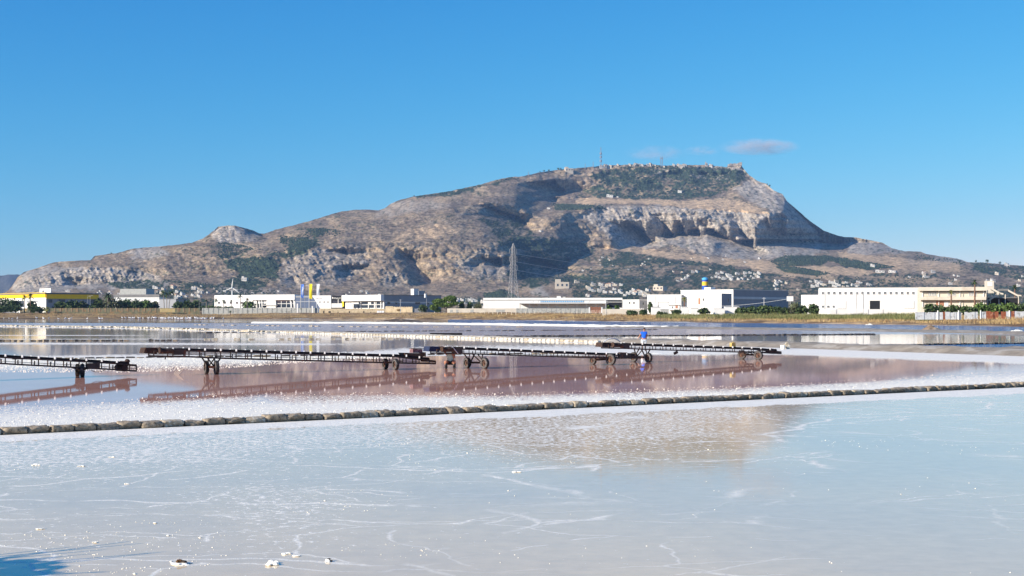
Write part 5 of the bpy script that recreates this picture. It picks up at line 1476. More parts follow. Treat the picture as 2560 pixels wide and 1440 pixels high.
for k in range(19): b.front('slat', 1036.5 + k * 2.05, 1037.9 + k * 2.05, 771 + rnd.uniform(-1, 1), 788, M_shade_trim, .05, back=.05)
for x in (1047, 1060, 1074): b.front('post', x, x + 1.3, 769, 789, M_conc, .2, back=.2)
b = wallrun('beige_wall', 'low beige yard wall right of the umbrella pine', 1118, 1290, 771, 690, M_cwall)
for x0, x1 in ((1125, 1132), (1140, 1146), (1176, 1184), (1240, 1262)): b.front('opening', x0, x1, 774, 781, M_conc, .05)
b = Bld('canopy_house', 'low white canopy roof left of the long white building', 'canopy', 1245, 720, 0, 1170, 766, depth=10); MB().prism([(-b.Lf, b.fz(1170, 769)), (-b.Lf * .55, b.fz(1205, 763.5)), (0, b.fz(1244, 768.5)), (0, b.fz(1244, 770)), (-b.Lf, b.fz(1170, 771))], 0, 8).build('roof', M_wwall, b.root)
for k in range(5): MB().b2(-b.Lf * k / 4.2 - .3, -b.Lf * k / 4.2, .2, .5, -1, b.fz(1200, 769)).build('post', M_conc, b.root)
b = wallrun('block_wall', 'concrete panel wall in front of the long white building', 1290, 1472, 771, 690, M_conc)
for k in range(15): b.front('panel_joint', 1293 + k * 12, 1294 + k * 12, 770.4, 783, M_conc, .12)
b = Bld('rusty_gate', 'rust brown gate between two white pillars', 'gate', 1505, 660, 0, 1472, 765, depth=.3)
for k in range(15): b.front('board', 1475 + k * 1.85, 1476.4 + k * 1.85, 766 + abs(math.sin(k)) * 2, 783, M_rust_o, .05, back=.05)
for x in (1472, 1503): b.front('pillar', x, x + 3.2, 768, 785, M_wwall, .2, back=.3)
b = wallrun('yard_wall', 'low beige wall with a scalloped top near the little white house', 1506, 1612, 772.5, 560, M_cwall)
for k in range(14): b.front('crest_block', 1552 + k * 4.2, 1554.6 + k * 4.2, 770.6, 772.8, M_wwall, .02)
for (x0, x1, yt, Y, lb) in ((1629, 1652, 768, 540, 'white gate pier and panel by the roadside, left of the factory palm'), (1652, 1672, 773, 536, 'grey scribbled low wall in front of the factory gate'), (1703, 1722, 767, 535, 'white square gatehouse wall beneath the factory palm'), (1727, 1747, 770, 530, 'cream low wall between two round shrubs'), (1784, 1812, 771, 525, 'whitewashed wall with grey coping'), (1812, 1848, 766.5, 528, 'wide white block wall left of the dark shrubs')):
    b = wallrun('garden_wall', lb, x0, x1, yt, Y, M_wwall if 'grey' not in lb[:5] else M_conc, depth=2.0); b.front('coping', x0, x1, yt - .4, yt + .6, M_lclad, .15, back=1)
b = wallrun('low_white_wall', 'low white wall running along the foot of the windowed warehouse', 2075, 2240, 773, 455, M_wwall)
b = wallrun('hedge_wall', 'long low wall at the foot of the trees by the yellow-banded building', 125, 500, 770.5, 790, mat('mossy_wall', (.16, .15, .09), .95, .25, .5, col2=(.25, .16, .08), scale2=.4, cov=.45))
for k in range(26): b.front('pier', 136 + k * 14, 139 + k * 14, 770, 780, mat('brown_pier', (.28, .20, .12), .95, .2, 1), .2)
b = Bld('board_fence', 'bright yellow board fence by the gate at far left', 'fence', 80, 800, 0, 50, 770.5, depth=.2)
for k in range(10): b.front('board', 50 + k * 3, 52.6 + k * 3, 770.5 + rnd.uniform(0, .5), 782, M_ywood, .06, back=.05)
b = Bld('board_fence', 'orange-brown board fence under the twin palms', 'fence', 437, 780, 0, 400, 770.5, depth=.2)
for k in range(13): b.front('board', 400 + k * 2.9, 402.2 + k * 2.9, 771 + rnd.uniform(0, .6), 780.5, M_ochre, .06, back=.05)
b = Bld('low_white_kerb', 'low white kerb at the left edge below the dark trees', 'kerb', 50, 795, 0, -120, 781, depth=.4); b.walls(M_wwall)
# corrugated sheet fence at right
b = Bld('sheet_fence', 'patchy fence of whitewashed and rust red metal sheets at right', 'fence', 2590, 350, -6, 2288, 780.5, depth=.2)
x = 2288.0
while x < 2588:
    w = rnd.uniform(5, 8.5); m = M_sheet_w
    if 2465 < x < 2510 or 2526 < x < 2533 or 2352 < x < 2362: m = M_sheet_r
    if rnd.random() > .07: b.front('sheet', x, x + w - .4, (778.5 if x > 2430 else 780.5) + rnd.uniform(-1, 1.2), 799, m, rnd.uniform(.02, .2), back=0)
    x += w
for x in (2522, 2450, 2343, 2395): b.front('post', x, x + 1.6, 776, 800, M_wwall, .3)
# post and wire fence in the dry grass
b = Bld('wire_fence', 'row of pale wooden posts with wire standing in the dry grass', 'fence', 1628, 530, 65, 1085, 779.5, depth=.1)
k = 0; x = 1086
while x < 1626:
    b.front('post', x, x + 1.0, 779 + rnd.uniform(-1, 2), 792, M_wood, .06, back=.06); x += rnd.uniform(8, 13)
for z in (782.5, 787): 
    m_ = MB(); m_.bar((b.fx(1086), 0, b.fz(1086, z)), (b.fx(1626), 0, b.fz(1626, z)), .025); m_.build('wire', M_steel, b.root)

# ---------------------------------------------------------------- poles, lamps, flags, pylon, turbine
def pole(name, label, cat, px, ytop, Y, r=.09, m=None, group=None):
    g_ = ground_at(px, Y); root = empty(name, g_, label, cat, group)
    h = CH - (ytop - HOR) / FOC * g_.y - g_.z
    MB().cyl((0, 0, -.3), (0, 0, h), r, r * .6, 8).build('pole', m or M_conc, root)
    return root, h
for (px, yt, lb) in ((219, 740, 'curved street lamp, left of the pair before the yellow-banded building'), (225.5, 739, 'curved street lamp, right of the pair before the yellow-banded building')):
    root, h = pole('street_lamp', lb, 'street lamp', px, yt + 3, 800, .10, M_steel, 'street lamps')
    MB().tube([(0, 0, h), (.15, 0, h + .5), (.6, 0, h + .8), (1.2, 0, h + .75)], .07, 6).build('arm', M_steel, root); MB().b2(1.0, 1.7, -.12, .12, h + .62, h + .78).build('lamp_head', M_lclad, root)
for (px, yt, Y, lb) in ((54, 748, 800, 'thin grey pole among the dark trees at far left'), (498, 742, 790, 'thin pole behind the left end of the concrete wall'), (1001, 748, 700, 'white utility pole standing over the ruined block'), (1165, 745, 700, 'white forked utility pole right of the umbrella pine'), (1515, 750, 560, 'white pole in front of the dark bay of the long building'), (1702.5, 741, 540, 'white utility pole left of the factory palm'), (1910, 743, 520, 'white pole in front of the shaded factory flank'), (2061, 729, 452, 'slim pole at the left end of the windowed warehouse'), (2141, 729, 452, 'slim pole before the middle of the windowed warehouse'), (2453, 738, 430, 'slim pole left of the staircase wing')):
    root, h = pole('utility_pole', lb, 'pole', px, yt, Y, .13 if 'white' in lb else .07, M_lclad, 'utility poles')
    MB().b2(-.7, .7, -.05, .05, h - .5, h - .38).build('crossarm', M_lclad, root)
root, h = pole('lamp_post', 'slim lamp post with short arm before the windowed warehouse', 'street lamp', 2158, 730, 450, .08, M_steel); MB().tube([(0, 0, h), (-.3, 0, h + .4), (-.9, 0, h + .45)], .05, 6).build('arm', M_steel, root)
root, h = pole('mast_sign', 'tall mast with a white boxy sign beside the corner showroom', 'sign', 1066.5, 735, 720, .16, M_shade_trim); MB().box((-.7, 0, h - 1), (1.0, 1.0, 2.4), .7).build('sign_box', M_wwall, root)
root, h = pole('roadside_sign', 'white board sign on two posts left of the low warehouse', 'sign', 1973, 742, 500, .10, M_steel); MB().b2(-.9, 1.5, -.05, .05, h - 1.6, h + .2).build('board', M_wwall, root); MB().cyl((.5, 0, -.3), (.5, 0, h - 1.6), .08, n=8).build('post', M_steel, root)
# cable sagging between two poles near the factory
a_, b__ = P(1790, 766, 522), P(1972, 747, 505); pts = [a_.lerp(b__, t) - Vector((0, 0, .5 * math.sin(t * math.pi))) for t in np.linspace(0, 1, 9)]
tag(MB().tube(pts, .05, 5).build('cable', M_lclad), 'pale cable sagging in front of the shaded factory flank', 'cable')
a_, b__ = P(955, 752, 810), P(1090, 755, 810); pts = [a_.lerp(b__, t) - Vector((0, 0, .4 * math.sin(t * math.pi))) for t in np.linspace(0, 1, 9)]
tag(MB().tube(pts, .04, 5).build('cable', M_conc), 'pale cable crossing the side of the corner showroom', 'cable')
# advertising flags
M_fb = mat('blue_flag_cloth', (.05, .17, .62), .8, .08, .8, col2=(.68, .72, .80), scale2=.5, cov=.45, stretch=(1, 1, .35)); M_fy = mat('yellow_flag_cloth', (.88, .70, .02), .8, .05, .8); M_fw = mat('white_flag_cloth', (.80, .80, .80), .8, .04, .8)
for (px, yt, yb, m, lb, x1) in ((752, 711, 743, M_fb, 'tall blue and white banner flag, left of the three', 759.5), (772.5, 710.5, 746, M_fy, 'tall yellow banner flag, middle of the three', 780.5), (791.5, 710.5, 738, M_fw, 'tall white banner flag, right of the three', 798.5)):
    Y = fy(px, 750); root, h = pole('flag', lb, 'flag', px, yt - .5, 750, .14, M_wwall, 'three banner flags before the showrooms')
    zt, zb_ = h, CH - (yb - HOR) / FOC * Y - ground_at(px, 750).z; w = (x1 - px) / FOC * Y
    vs = []; n_ = 14
    for i in range(n_ + 1):
        t = i / n_; z = zt + (zb_ - zt) * t; ww = w * (1 - .15 * t - .30 * max(0, t - .7))
        for j in range(5):
            u = j / 4; vs.append((ww * u + .1 - .25 * t * u * math.sin(t * 6), .3 * math.sin(u * 4 + t * 5) * u, z - .5 * u * t))
    fs = [(i * 5 + j, i * 5 + j + 1, (i + 1) * 5 + j + 1, (i + 1) * 5 + j) for i in range(n_) for j in range(4)]
    MB().add(vs, fs).build('cloth', m, root, smooth=True)
for px in (728, 743.5, 781): 
    root, h = pole('totem', {728: 'white totem pillar, leftmost, before the showroom', 743.5: 'white totem pillar just left of the blue flag', 781: 'short white totem pillar right of the yellow flag'}[px], 'totem', px, {728: 755, 743.5: 759, 781: 765}[px], 745, .05, M_wwall, 'totem pillars'); MB().b2(-.45, .45, -.2, .2, -.2, h).build('panel', M_wwall, root)
# lattice pylon
M_pyl = mat('galvanised_lattice', (.46, .43, .39), .8, .15, .5)
g_ = ground_at(1283, 740); Yp = g_.y; root = empty('electricity_pylon', g_, 'tall steel lattice pylon behind the long white building', 'pylon', rz=.5)
def zp(py): return CH - (py - HOR) / FOC * Yp - g_.z
H_ = zp(608)
def hw_(z): 
    t = z / H_
    return np.interp(t, [0, .55, .93, 1], [2.9, 1.35, .75, .02])
legs = [(-1, -1), (1, -1), (1, 1), (-1, 1)]
for (a, b_) in legs:
    m_ = MB()
    zs = np.linspace(0, H_, 18)
    for i in range(17): m_.bar((a * hw_(zs[i]), b_ * hw_(zs[i]), zs[i]), (a * hw_(zs[i + 1]), b_ * hw_(zs[i + 1]), zs[i + 1]), .17)
    m_.build('leg', M_pyl, root)
zs = [0]
while zs[-1] < H_ * .93: zs.append(zs[-1] + max(1.9, hw_(zs[-1]) * 1.5))
for f in range(4):
    m_ = MB(); (a0, b0), (a1, b1) = legs[f], legs[(f + 1) % 4]
    for i in range(len(zs) - 1):
        z0, z1 = zs[i], min(zs[i + 1], H_ * .95); w0, w1 = hw_(z0), hw_(z1)
        m_.bar((a0 * w0, b0 * w0, z0), (a1 * w1, b1 * w1, z1), .075); m_.bar((a1 * w0, b1 * w0, z0), (a0 * w1, b0 * w1, z1), .075); m_.bar((a0 * w1, b0 * w1, z1), (a1 * w1, b1 * w1, z1), .07)
    m_.build('lattice_face', M_pyl, root)
arms = []
for py in (622, 642, 663):
    z = zp(py); m_ = MB()
    for sd in (1, -1):
        tip = (sd * (hw_(z) + 1.6), 0, z - .3)
        m_.bar((sd * hw_(z), -hw_(z), z), tip, .10); m_.bar((sd * hw_(z), hw_(z), z), tip, .10); m_.bar((sd * hw_(z + 1.5), 0, z + 1.5), tip, .10)
        m_.tube([tip, (tip[0], 0, tip[2] - 2.6)], .09, 5)
    m_.build('cross_arm', M_pyl, root); arms.append(z)
for k, (z, (qx, qy)) in enumerate(zip(arms, ((1720, 668), (1700, 690), (1660, 702)))):
    a_ = Vector((g_.x + 2.0, g_.y + 1, g_.z + z - 3)); b__ = P(qx, qy, 1500)
    pts = [a_.lerp(b__, t) - Vector((0, 0, 5 * math.sin(t * math.pi))) for t in np.linspace(0, 1, 15)]
    tag(MB().tube(pts, .10, 5).build('power_cable', M_lclad), ['topmost cable leading right from the lattice pylon', 'middle cable leading right from the lattice pylon', 'lowest cable leading right from the lattice pylon'][k], 'cable', 'cables of the pylon')
# wind turbine
Yt = 1500; g_ = P(580.5, 762, Yt); root = empty('wind_turbine', g_, 'small white wind turbine behind the long showroom', 'wind turbine')
zh = CH - (719 - HOR) / FOC * Yt - g_.z
MB().cyl((0, 0, 0), (0, 0, zh), .95, .6, 12).build('tower', M_wwall, root); MB().bar((0, -1.6, zh), (0, 1.6, zh), 1.3, 1.3).build('nacelle', M_wwall, root)
for a in (83, 203, 323):
    e = Vector((math.cos(R(a)), 0, math.sin(R(a)))); n_ = Vector((-e.z, 0, e.x)); L2 = 10.5
    c0 = Vector((0, -2, zh)); vs = [c0 - n_ * .3, c0 + n_ * .3, c0 + e * L2 * .3 + n_ * .75, c0 + e * L2 + n_ * .12, c0 + e * L2 - n_ * .12, c0 + e * L2 * .3 - n_ * .35]
    vs += [v + Vector((0, .25, 0)) for v in vs]; MB().add(vs, [(0, 1, 2, 3, 4, 5), (11, 10, 9, 8, 7, 6)] + [(k, (k + 1) % 6, 6 + (k + 1) % 6, 6 + k) for k in range(6)]).build('blade', M_wwall, root)
MB().blob((0, -2, zh), .7, 1, 0).build('rotor_hub', M_wwall, root)
# ---------------------------------------------------------------- trees, palms, shrubs along the shore
def tree(name, label, px, Y, ytop, width_px, ybot=None, m=None, kind='round', n=420, group=None, leaf=.60, cat='tree', trunk=True):
    g_ = ground_at(px, Y); root = empty(name, g_, label, cat, group)
    Y = g_.y; H = CH - (ytop - HOR) / FOC * Y - g_.z; rw = width_px / 2 / FOC * Y
    zb_ = 0 if ybot is None else CH - (ybot - HOR) / FOC * Y - g_.z
    c = MB(); ch = (H - zb_) / 2
    nb_ = max(3, int(rw * 1.6))
    for k in range(nb_):
        a = rnd.uniform(0, 6.28); q = rnd.uniform(0, .62)
        cc = (math.cos(a) * rw * q, math.sin(a) * rw * q, zb_ + ch * rnd.uniform(.75, 1.25))
        s_ = rnd.uniform(.42, .62)
        leafcrown(c, cc, (rw * s_, rw * s_, ch * rnd.uniform(.55, .8)), n // nb_, leaf)
    leafcrown(c, (0, 0, zb_ + ch), (rw * .95, rw * .95, ch), n // 3, leaf)
    c.build('crown', m or M_leaf, root)
    if trunk:
        t = MB(); t.tube([(0, 0, -.4), (.1, 0, zb_ + .3 * ch), (.0, .1, zb_ + ch)], .16 + rw * .03, 7, .07)
        for k in range(4):
            a = k * 1.6 + .4; t.tube([(0, 0, zb_ + ch * .3), (math.cos(a) * rw * .5, math.sin(a) * rw * .5, zb_ + ch * 1.1)], .08, 5, .03)
        t.build('trunk', M_bark, root)
    return root
M_frond = mat('palm_frond', (.055, .085, .028), .6, .3, .8, col2=(.11, .13, .04), scale2=.9, cov=.4)
M_frond_y = mat('yellow_green_palm_frond', (.20, .21, .05), .6, .3, .8, col2=(.34, .28, .09), scale2=.9, cov=.4)  # paler, yellower frond colour
M_ptrunk = mat('palm_trunk', (.20, .11, .07), .95, .3, 3, .02); M_ptrunk_g = mat('grey_palm_trunk', (.26, .22, .18), .95, .3, 3, .02)
def palm(label, px, Y, ytop, wpx, ytrunk=None, m=None, mt=None, fan=False, name='palm_tree', skirt=True, nf=26, px_base=None):
    pb = px if px_base is None else px_base
    g_ = ground_at(pb, Y); root = empty(name, g_, label, 'palm tree', 'palms along the shore')
    Y = g_.y; H = CH - (ytop - HOR) / FOC * Y - g_.z; rw = wpx / 2 / FOC * Y; dx = (px - pb) / FOC * Y
    hc = H - rw * .72
    t = MB(); t.tube([(0, 0, -.4), (dx * .3, 0, hc * .5), (dx, 0, hc)], .30, 9, .20)
    t.build('trunk', mt or M_ptrunk, root)
    for k in range(nf):
        az = k * 2.4; el = rnd.uniform(-.7, 1.35); L2 = rw * rnd.uniform(.85, 1.1)
        d = Vector((math.cos(az) * math.cos(el), math.sin(az) * math.cos(el), math.sin(el)))
        c = MB(); p0 = Vector((dx, 0, hc)); side = d.cross(Vector((0, 0, 1))).normalized()
        pts = []
        for i in range(6):
            t_ = i / 5; pts.append(p0 + d * L2 * t_ - Vector((0, 0, L2 * .42 * t_ * t_)))
        wid = L2 * .16
        vs = []; fs = []
        for i, q in enumerate(pts):
            w = wid * (math.sin(min(1, (i + .6) / 3.2) * 1.57)) * (1 - .75 * (i / 5) ** 3)
            vs += [q - side * w - Vector((0, 0, w * .5)), q, q + side * w - Vector((0, 0, w * .5))]
        for i in range(5):
            fs += [(i * 3, i * 3 + 1, i * 3 + 4, i * 3 + 3), (i * 3 + 1, i * 3 + 2, i * 3 + 5, i * 3 + 4)]
        c.add(vs, fs)
        c.build('frond', m or M_frond, root)
    return root

for (px, Y, yt, w, lb, m) in ((-60, 800, 738, 90, 'broad dark tree mostly outside the left edge', M_leaf), (12, 805, 742, 60, 'dark bushy tree at the left edge before the yellow fascia', M_leaf), (38, 800, 746, 40, 'dark tree left of the yellow board fence', M_leaf), (80, 805, 752, 26, 'small dark tree above the yellow board fence', M_leaf),
    (150, 800, 752, 40, 'rounded dark tree before the first shaded window', M_leaf), (185, 798, 749, 50, 'wide tree in front of the ochre fascia', M_leaf), (207, 800, 752, 30, 'narrow tree left of the two street lamps', M_leaf_o), (248, 802, 744, 30, 'tree at the right end of the yellow-banded building', M_leaf), (285, 800, 742, 56, 'large olive tree right of the tall palm', M_leaf_o), (318, 805, 745, 44, 'light green tree between the sheds at left', M_leaf_l), (340, 800, 747, 40, 'green tree in front of the low white shed', M_leaf), (368, 800, 748, 34, 'small green tree left of the twin palms', M_leaf_l), (388, 806, 752, 24, 'pale grey-green bush tree beside the twin palms', M_leaf_o),
    (447, 800, 752, 34, 'dark tree right of the twin palms', M_leaf), (470, 805, 750, 36, 'dark tree in the middle of the left tree belt', M_leaf), (490, 808, 748, 26, 'dark tree left of the thin pole', M_leaf), (524, 790, 764, 60, 'low dark hedge tree before the showroom at left', M_leaf), (622, 785, 752, 38, 'bright green bush beside the slanted portal', M_leaf_l)):
    tree('tree', lb, px, Y, yt, w, 778 if Y > 780 else None, m, n=420, leaf=.75, group='trees of the belt at left')
for k, px in enumerate(range(-6, 114, 15)):
    if 48 < px < 84: continue
    tree('hedge_shrub', 'low dark hedge shrub before the yellow-banded building, %s' % (['leftmost one in view', 'second from the left', 'third from the left', 'fourth, beside the board fence', 'right of the board fence', 'second right of the board fence', 'third right of the board fence', 'by the shaded corner'][min(7, max(0, (px + 6) // 15))]), px, 795, rnd.uniform(760, 766), 30, None, M_leaf, n=260, leaf=.7, trunk=False, cat='shrub', group='hedge at far left')
for k, (px, yt, w) in enumerate(((165, 757, 40), (200, 758, 36), (240, 756, 40), (268, 754, 36), (300, 752, 36), (330, 755, 36), (355, 754, 34), (378, 757, 28), (460, 760, 34), (484, 758, 30), (545, 764, 40), (572, 765, 36))):
    tree('tree', ['bushy tree filling the gap %s' % w_ for w_ in ('between the first and second shaded windows', 'before the second shaded window', 'right of the street lamps', 'under the tall drooping palm', 'right of the tall drooping palm', 'below the low white shed roof', 'before the right half of the low shed', 'left of the orange board fence', 'right of the orange board fence', 'left end of the concrete wall', 'under the small round palms', 'left of the tall slim palm')][k], px, 812, yt, w, None, M_leaf if k % 3 else M_leaf_o, n=420, leaf=.75, group='trees of the belt at left')
# umbrella pine
g_ = ground_at(1117, 690); Yq = g_.y; root = empty('umbrella_pine', g_, 'umbrella pine with flat double crown right of the slatted gate', 'tree')
def zq(py): return CH - (py - HOR) / FOC * Yq - g_.z
def xq(px): return (px - 1117) / FOC * Yq
c = MB()
for (px, py, rx, rz, n_) in ((1126, 747, 17, 8, 900), (1098, 754, 19, 8, 900), (1112, 762, 26, 7, 700), (1085, 768, 12, 8, 400), (1137, 758, 12, 6, 300), (1094, 775, 10, 5, 200)):
    leafcrown(c, (xq(px), rnd.uniform(-1, 1), zq(py)), (rx / FOC * Yq, rx / FOC * Yq * .9, rz / FOC * Yq), n_, .48, shell=.75)
c.build('crown', mat('pine_needles', (.11, .17, .03), .8, .3, .7, col2=(.22, .28, .06), scale2=.5, cov=.4), root)
t = MB(); t.tube([(0, 0, -.4), (xq(1115), 0, zq(775)), (xq(1120), 0, zq(765)), (xq(1126), 0, zq(750))], .30, 8, .15); t.tube([(xq(1116), 0, zq(774)), (xq(1105), 0, zq(765)), (xq(1098), 0, zq(757))], .2, 7, .1); t.tube([(xq(1116), 0, zq(772)), (xq(1132), 0, zq(766)), (xq(1138), 0, zq(758))], .16, 7, .08); t.build('trunk', M_bark, root)
for (px, Y, yt, w, lb, m) in ((1057, 712, 761, 28, 'dark ivy-like bush over the slatted gate', M_leaf), (1154, 700, 752, 20, 'dark tree right of the umbrella pine', M_leaf), (1174, 700, 753, 16, 'dark tree right of the forked white pole', M_leaf), (1195, 700, 754, 26, 'bushy tree behind the white canopy', M_leaf_o), (1222, 705, 756, 18, 'small dark tree at the left end of the long white building', M_leaf),
    (1522, 575, 764, 18, 'green bush in front of the dark bay', M_leaf_l), (1543, 575, 762, 12, 'small palm-like bush at the right of the dark bay', M_leaf_l), (1578, 545, 775, 30, 'low green bush on the yard wall', M_leaf), (1608, 542, 774, 22, 'round bush left of the white gate pier', M_leaf), (1626, 560, 754, 14, 'dark ball-crowned tree at the left corner of the factory wing', M_leaf),
    (1690, 530, 774, 26, 'round green bush below the factory wing', M_leaf), (1650, 528, 779, 14, 'tiny bush before the scribbled wall', M_leaf), (1664, 526, 782, 10, 'tiniest round bush right of the tiny bush', M_leaf), (1760, 522, 769, 34, 'round dark bush left of the whitewashed wall', M_leaf), (1795, 560, 755, 22, 'loose small tree in front of the grey annex', M_leaf_o),
    (1855, 505, 768, 34, 'sloping dark shrub right of the white block wall', M_leaf), (1882, 505, 765, 36, 'dark shrub below the shaded factory flank', M_leaf), (1910, 502, 763, 44, 'tallest dark shrub below the shaded factory flank', M_leaf), (1940, 500, 765, 40, 'wide dark shrub right of the tallest one', M_leaf), (1962, 500, 768, 26, 'last dark shrub before the roadside sign', M_leaf),
    (1985, 478, 755, 30, 'loose leafy tree left of the low warehouse', M_leaf_o), (2004, 470, 764, 34, 'dark round bush, left of the pair before the low warehouse', M_leaf), (2032, 468, 759, 32, 'dark round bush, right of the pair before the low warehouse', M_leaf),
    (2330, 405, 758, 34, 'dark tree at the left end of the hedge', M_leaf), (2352, 405, 764, 44, 'green hedge tree below the office block', M_leaf), (2384, 404, 762, 48, 'green hedge tree behind the metal sheets', M_leaf), (2420, 385, 764, 50, 'big dark bush breaking the sheet fence', M_leaf), (2452, 404, 757, 40, 'yellow-green bush under the staircase', M_leaf_l), (2480, 404, 759, 50, 'bright green hedge section above the rusty sheets', M_leaf_l), (2512, 404, 757, 50, 'bright green hedge section right of the staircase', M_leaf_l), (2545, 404, 758, 50, 'green hedge section at the right edge', M_leaf), (2590, 404, 756, 60, 'hedge section cut off by the right edge', M_leaf)):
    tree('shrub', lb, px, Y, yt, w, None, m, n=460, leaf=.5, cat='shrub', trunk=w > 12, group='shrubs along the shore')
palm('tall palm with drooping crown right of the two street lamps', 270, 795, 727, 34, m=M_frond, mt=M_ptrunk_g)
palm('left one of the twin tall palms', 408, 790, 724, 24, px_base=411, mt=M_ptrunk_g); palm('right one of the twin tall palms', 428, 790, 722, 24, px_base=421, mt=M_ptrunk_g); palm('third palm crowding behind the twin palms', 417, 800, 730, 18, mt=M_ptrunk_g)
palm('palm with pale fronds in front of the yellow fascia', 76, 795, 731, 24, m=M_frond_y); palm('smaller palm leaning left in front of the yellow fascia', 61, 798, 735, 20, m=M_frond_y, mt=M_ptrunk_g)
palm('low stubby palm at the corner of the yellow-banded building', 118, 788, 764, 24, m=M_frond_y, nf=22)
for px, yt, w, lb in ((516, 746, 16, 'small round palm, first left of the showroom'), (540, 744, 16, 'small round palm, second before the showroom'), (559, 746, 14, 'small round palm, third before the showroom'), (578, 748, 12, 'smallest palm before the showroom'), (601, 734, 18, 'tall slim palm before the middle of the showroom'), (618, 743, 12, 'short palm right of the tall slim one')):
    palm(lb, px, 780, yt, w, mt=M_ptrunk_g, nf=20)
palm('tiny dark palm at the foot of the concrete wall', 576, 735, 774, 11, nf=14)
palm('green palm on the corner of the tall factory', 1711, 550, 741, 18, m=M_frond_y, nf=30)
palm('tall thin palm rising above the office block', 2437, 425, 697, 19, m=M_frond, mt=M_ptrunk); palm('shaggy yellow-green palm in front of the office block', 2378, 425, 723, 17, m=M_frond_y, mt=M_ptrunk, nf=30); palm('palm crown rising behind the staircase wing', 2537, 500, 710, 22, m=M_frond, mt=M_ptrunk)

# bands of reeds and dry grass (uncountable)
def blades(name, label, x0, x1, d0, d1, n, h, m, w=.10, lean=.3, clump=.0):
    V = np.zeros((n, 3, 3)); 
    px = rng.uniform(x0, x1, n)
    if clump: px = px + rng.normal(0, clump, n)
    dd_ = rng.uniform(d0, d1, n); Y = shore_y(px) + dd_; X = (px - 1280) / FOC * Y
    keep = (vn(X * .08, Y * .08, 140) * .5 + .5 + rng.uniform(-.2, .35, n)) > .35
    z = zland(X, Y); hh = h * rng.uniform(.5, 1.2, n) * (0.6 + .6 * (vn(X * .15, Y * .1, 141) * .5 + .5))
    hh = np.where(keep, hh, .05)
    a = rng.uniform(0, np.pi, n)
    V[:, 0] = np.stack([X - np.cos(a) * w / 2, Y - np.sin(a) * w / 2, z], -1); V[:, 1] = np.stack([X + np.cos(a) * w / 2, Y + np.sin(a) * w / 2, z], -1)
    V[:, 2] = np.stack([X + rng.normal(0, lean, n) * hh * .5, Y + rng.normal(0, lean, n) * hh * .5, z + hh], -1)
    o = link(name, np_mesh(name, V.reshape(-1, 3), np.arange(n * 3).reshape(-1, 3), m)); tag(o, label, 'grass', kind='stuff')
M_reed = mat('green_reeds', (.14, .15, .05), .8, .25, .15, col2=(.26, .24, .09), scale2=.1, cov=.5); M_straw = mat('straw_grass', (.42, .29, .13), .9, .25, .15, col2=(.22, .13, .06), scale2=.12, cov=.4)
blades('reeds', 'green reeds along the shore at right', 1640, 2340, 22, 60, 30000, 1.35, M_reed, .16)
blades('dry_grass', 'straw-coloured grass on the shore', -100, 2660, 4, 60, 60000, .75, M_straw, .14)
blades('dry_grass', 'taller straw grass behind the post fence', 1080, 1650, 25, 60, 16000, .9, M_straw, .14)

# dark earth mound before the shore and brown heap at right
def mound(name, label, px, py, wpx, hpx, m, dep=3.0, seed=1):
    g_ = gp(px, py); w = wpx / 2 / FOC * g_.y; h = hpx / FOC * g_.y
    n_ = 28; a = np.linspace(-1, 1, n_); A, B = np.meshgrid(a, a)
    rr = np.sqrt(A ** 2 + B ** 2); z = np.clip(1 - rr, 0, 1) ** .7 * (1 + .35 * fbm(A * 3 + seed, B * 3, 4, 150 + seed)) * h + .12 * h * fbm(A * 9, B * 9, 2, 155) - .08
    V = np.stack([A * w, B * dep, z], -1).reshape(-1, 3)
    o = link(name, np_mesh(name, V, grid_faces(n_, n_), m, True), loc=g_); return tag(o, label, 'mound')
M_dmud = mat('dark_wet_earth', (.07, .05, .035), .95, .3, .6, .1, col2=(.33, .23, .13), scale2=.4, cov=.45)
mound('earth_mound', 'dark earth mound in the pan before the umbrella pine', 1000, 803, 120, 6.5, M_dmud, 14, 1)
mound('earth_mound', 'small tan earth spit left of the dark mound', 840, 804, 110, 3, M_mud, 12, 2)
mound('earth_mound', 'brown heap of earth on the bank at right', 2328, 829, 54, 17, mat('brown_earth', (.24, .17, .11), .95, .25, 1.5, .08, col2=(.36, .29, .21), scale2=1, cov=.4), 2.2, 3)
mound('salt_heap', 'low spread heap of salt below the man in blue', 1645, 884, 60, 4.5, M_salt, 1.6, 4)
mound('salt_heap', 'pointed patch of salt under the farthest conveyor', 1760, 888, 50, 4, M_salt, 1.3, 5)
mound('salt_heap', 'salt piled along the pan edge left of the middle conveyor', 1120, 884, 90, 3.5, M_salt, 1.6, 6)
bd = gp(1115, 838.5); tag(MB().box((0, 0, .18), (4.2, .6, .3), .1, jit=.03).build('dark_board', M_black, loc=bd), 'flat black board lying on the cream causeway', 'board')
bd = gp(2400, 801.5, 1.2)
# bucket and stones at the end of the dark row
g_ = gp(1957, 873); tag(MB().cyl((0, 0, 0), (0, 0, .32), .16, .20, 14).build('bucket', M_wwall, loc=g_), 'white bucket standing at the end of the dark stone row', 'bucket')
g_ = gp(1967, 872.5); b_ = MB(); b_.blob((0, 0, .2), .3, 2, .2, (1, 1, 1.1)); tag(b_.build('boulder', M_stone_cream, loc=g_), 'cream boulder beside the white bucket', 'boulder')
for (px, py, lb) in ((2175, 812.5, 'white stones at the water edge before the warehouse'), (2545, 829, 'white slab at the right end of the blue channel')):
    g_ = gp(px, py); b_ = MB(); b_.blob((0, 0, .1), .38, 2, .25, (1.6, .8, .5)); b_.blob((-.8, 0, .05), .25, 1, .2, (1.6, .8, .5)); tag(b_.build('shore_rocks', M_salt, loc=g_), lb, 'rocks')

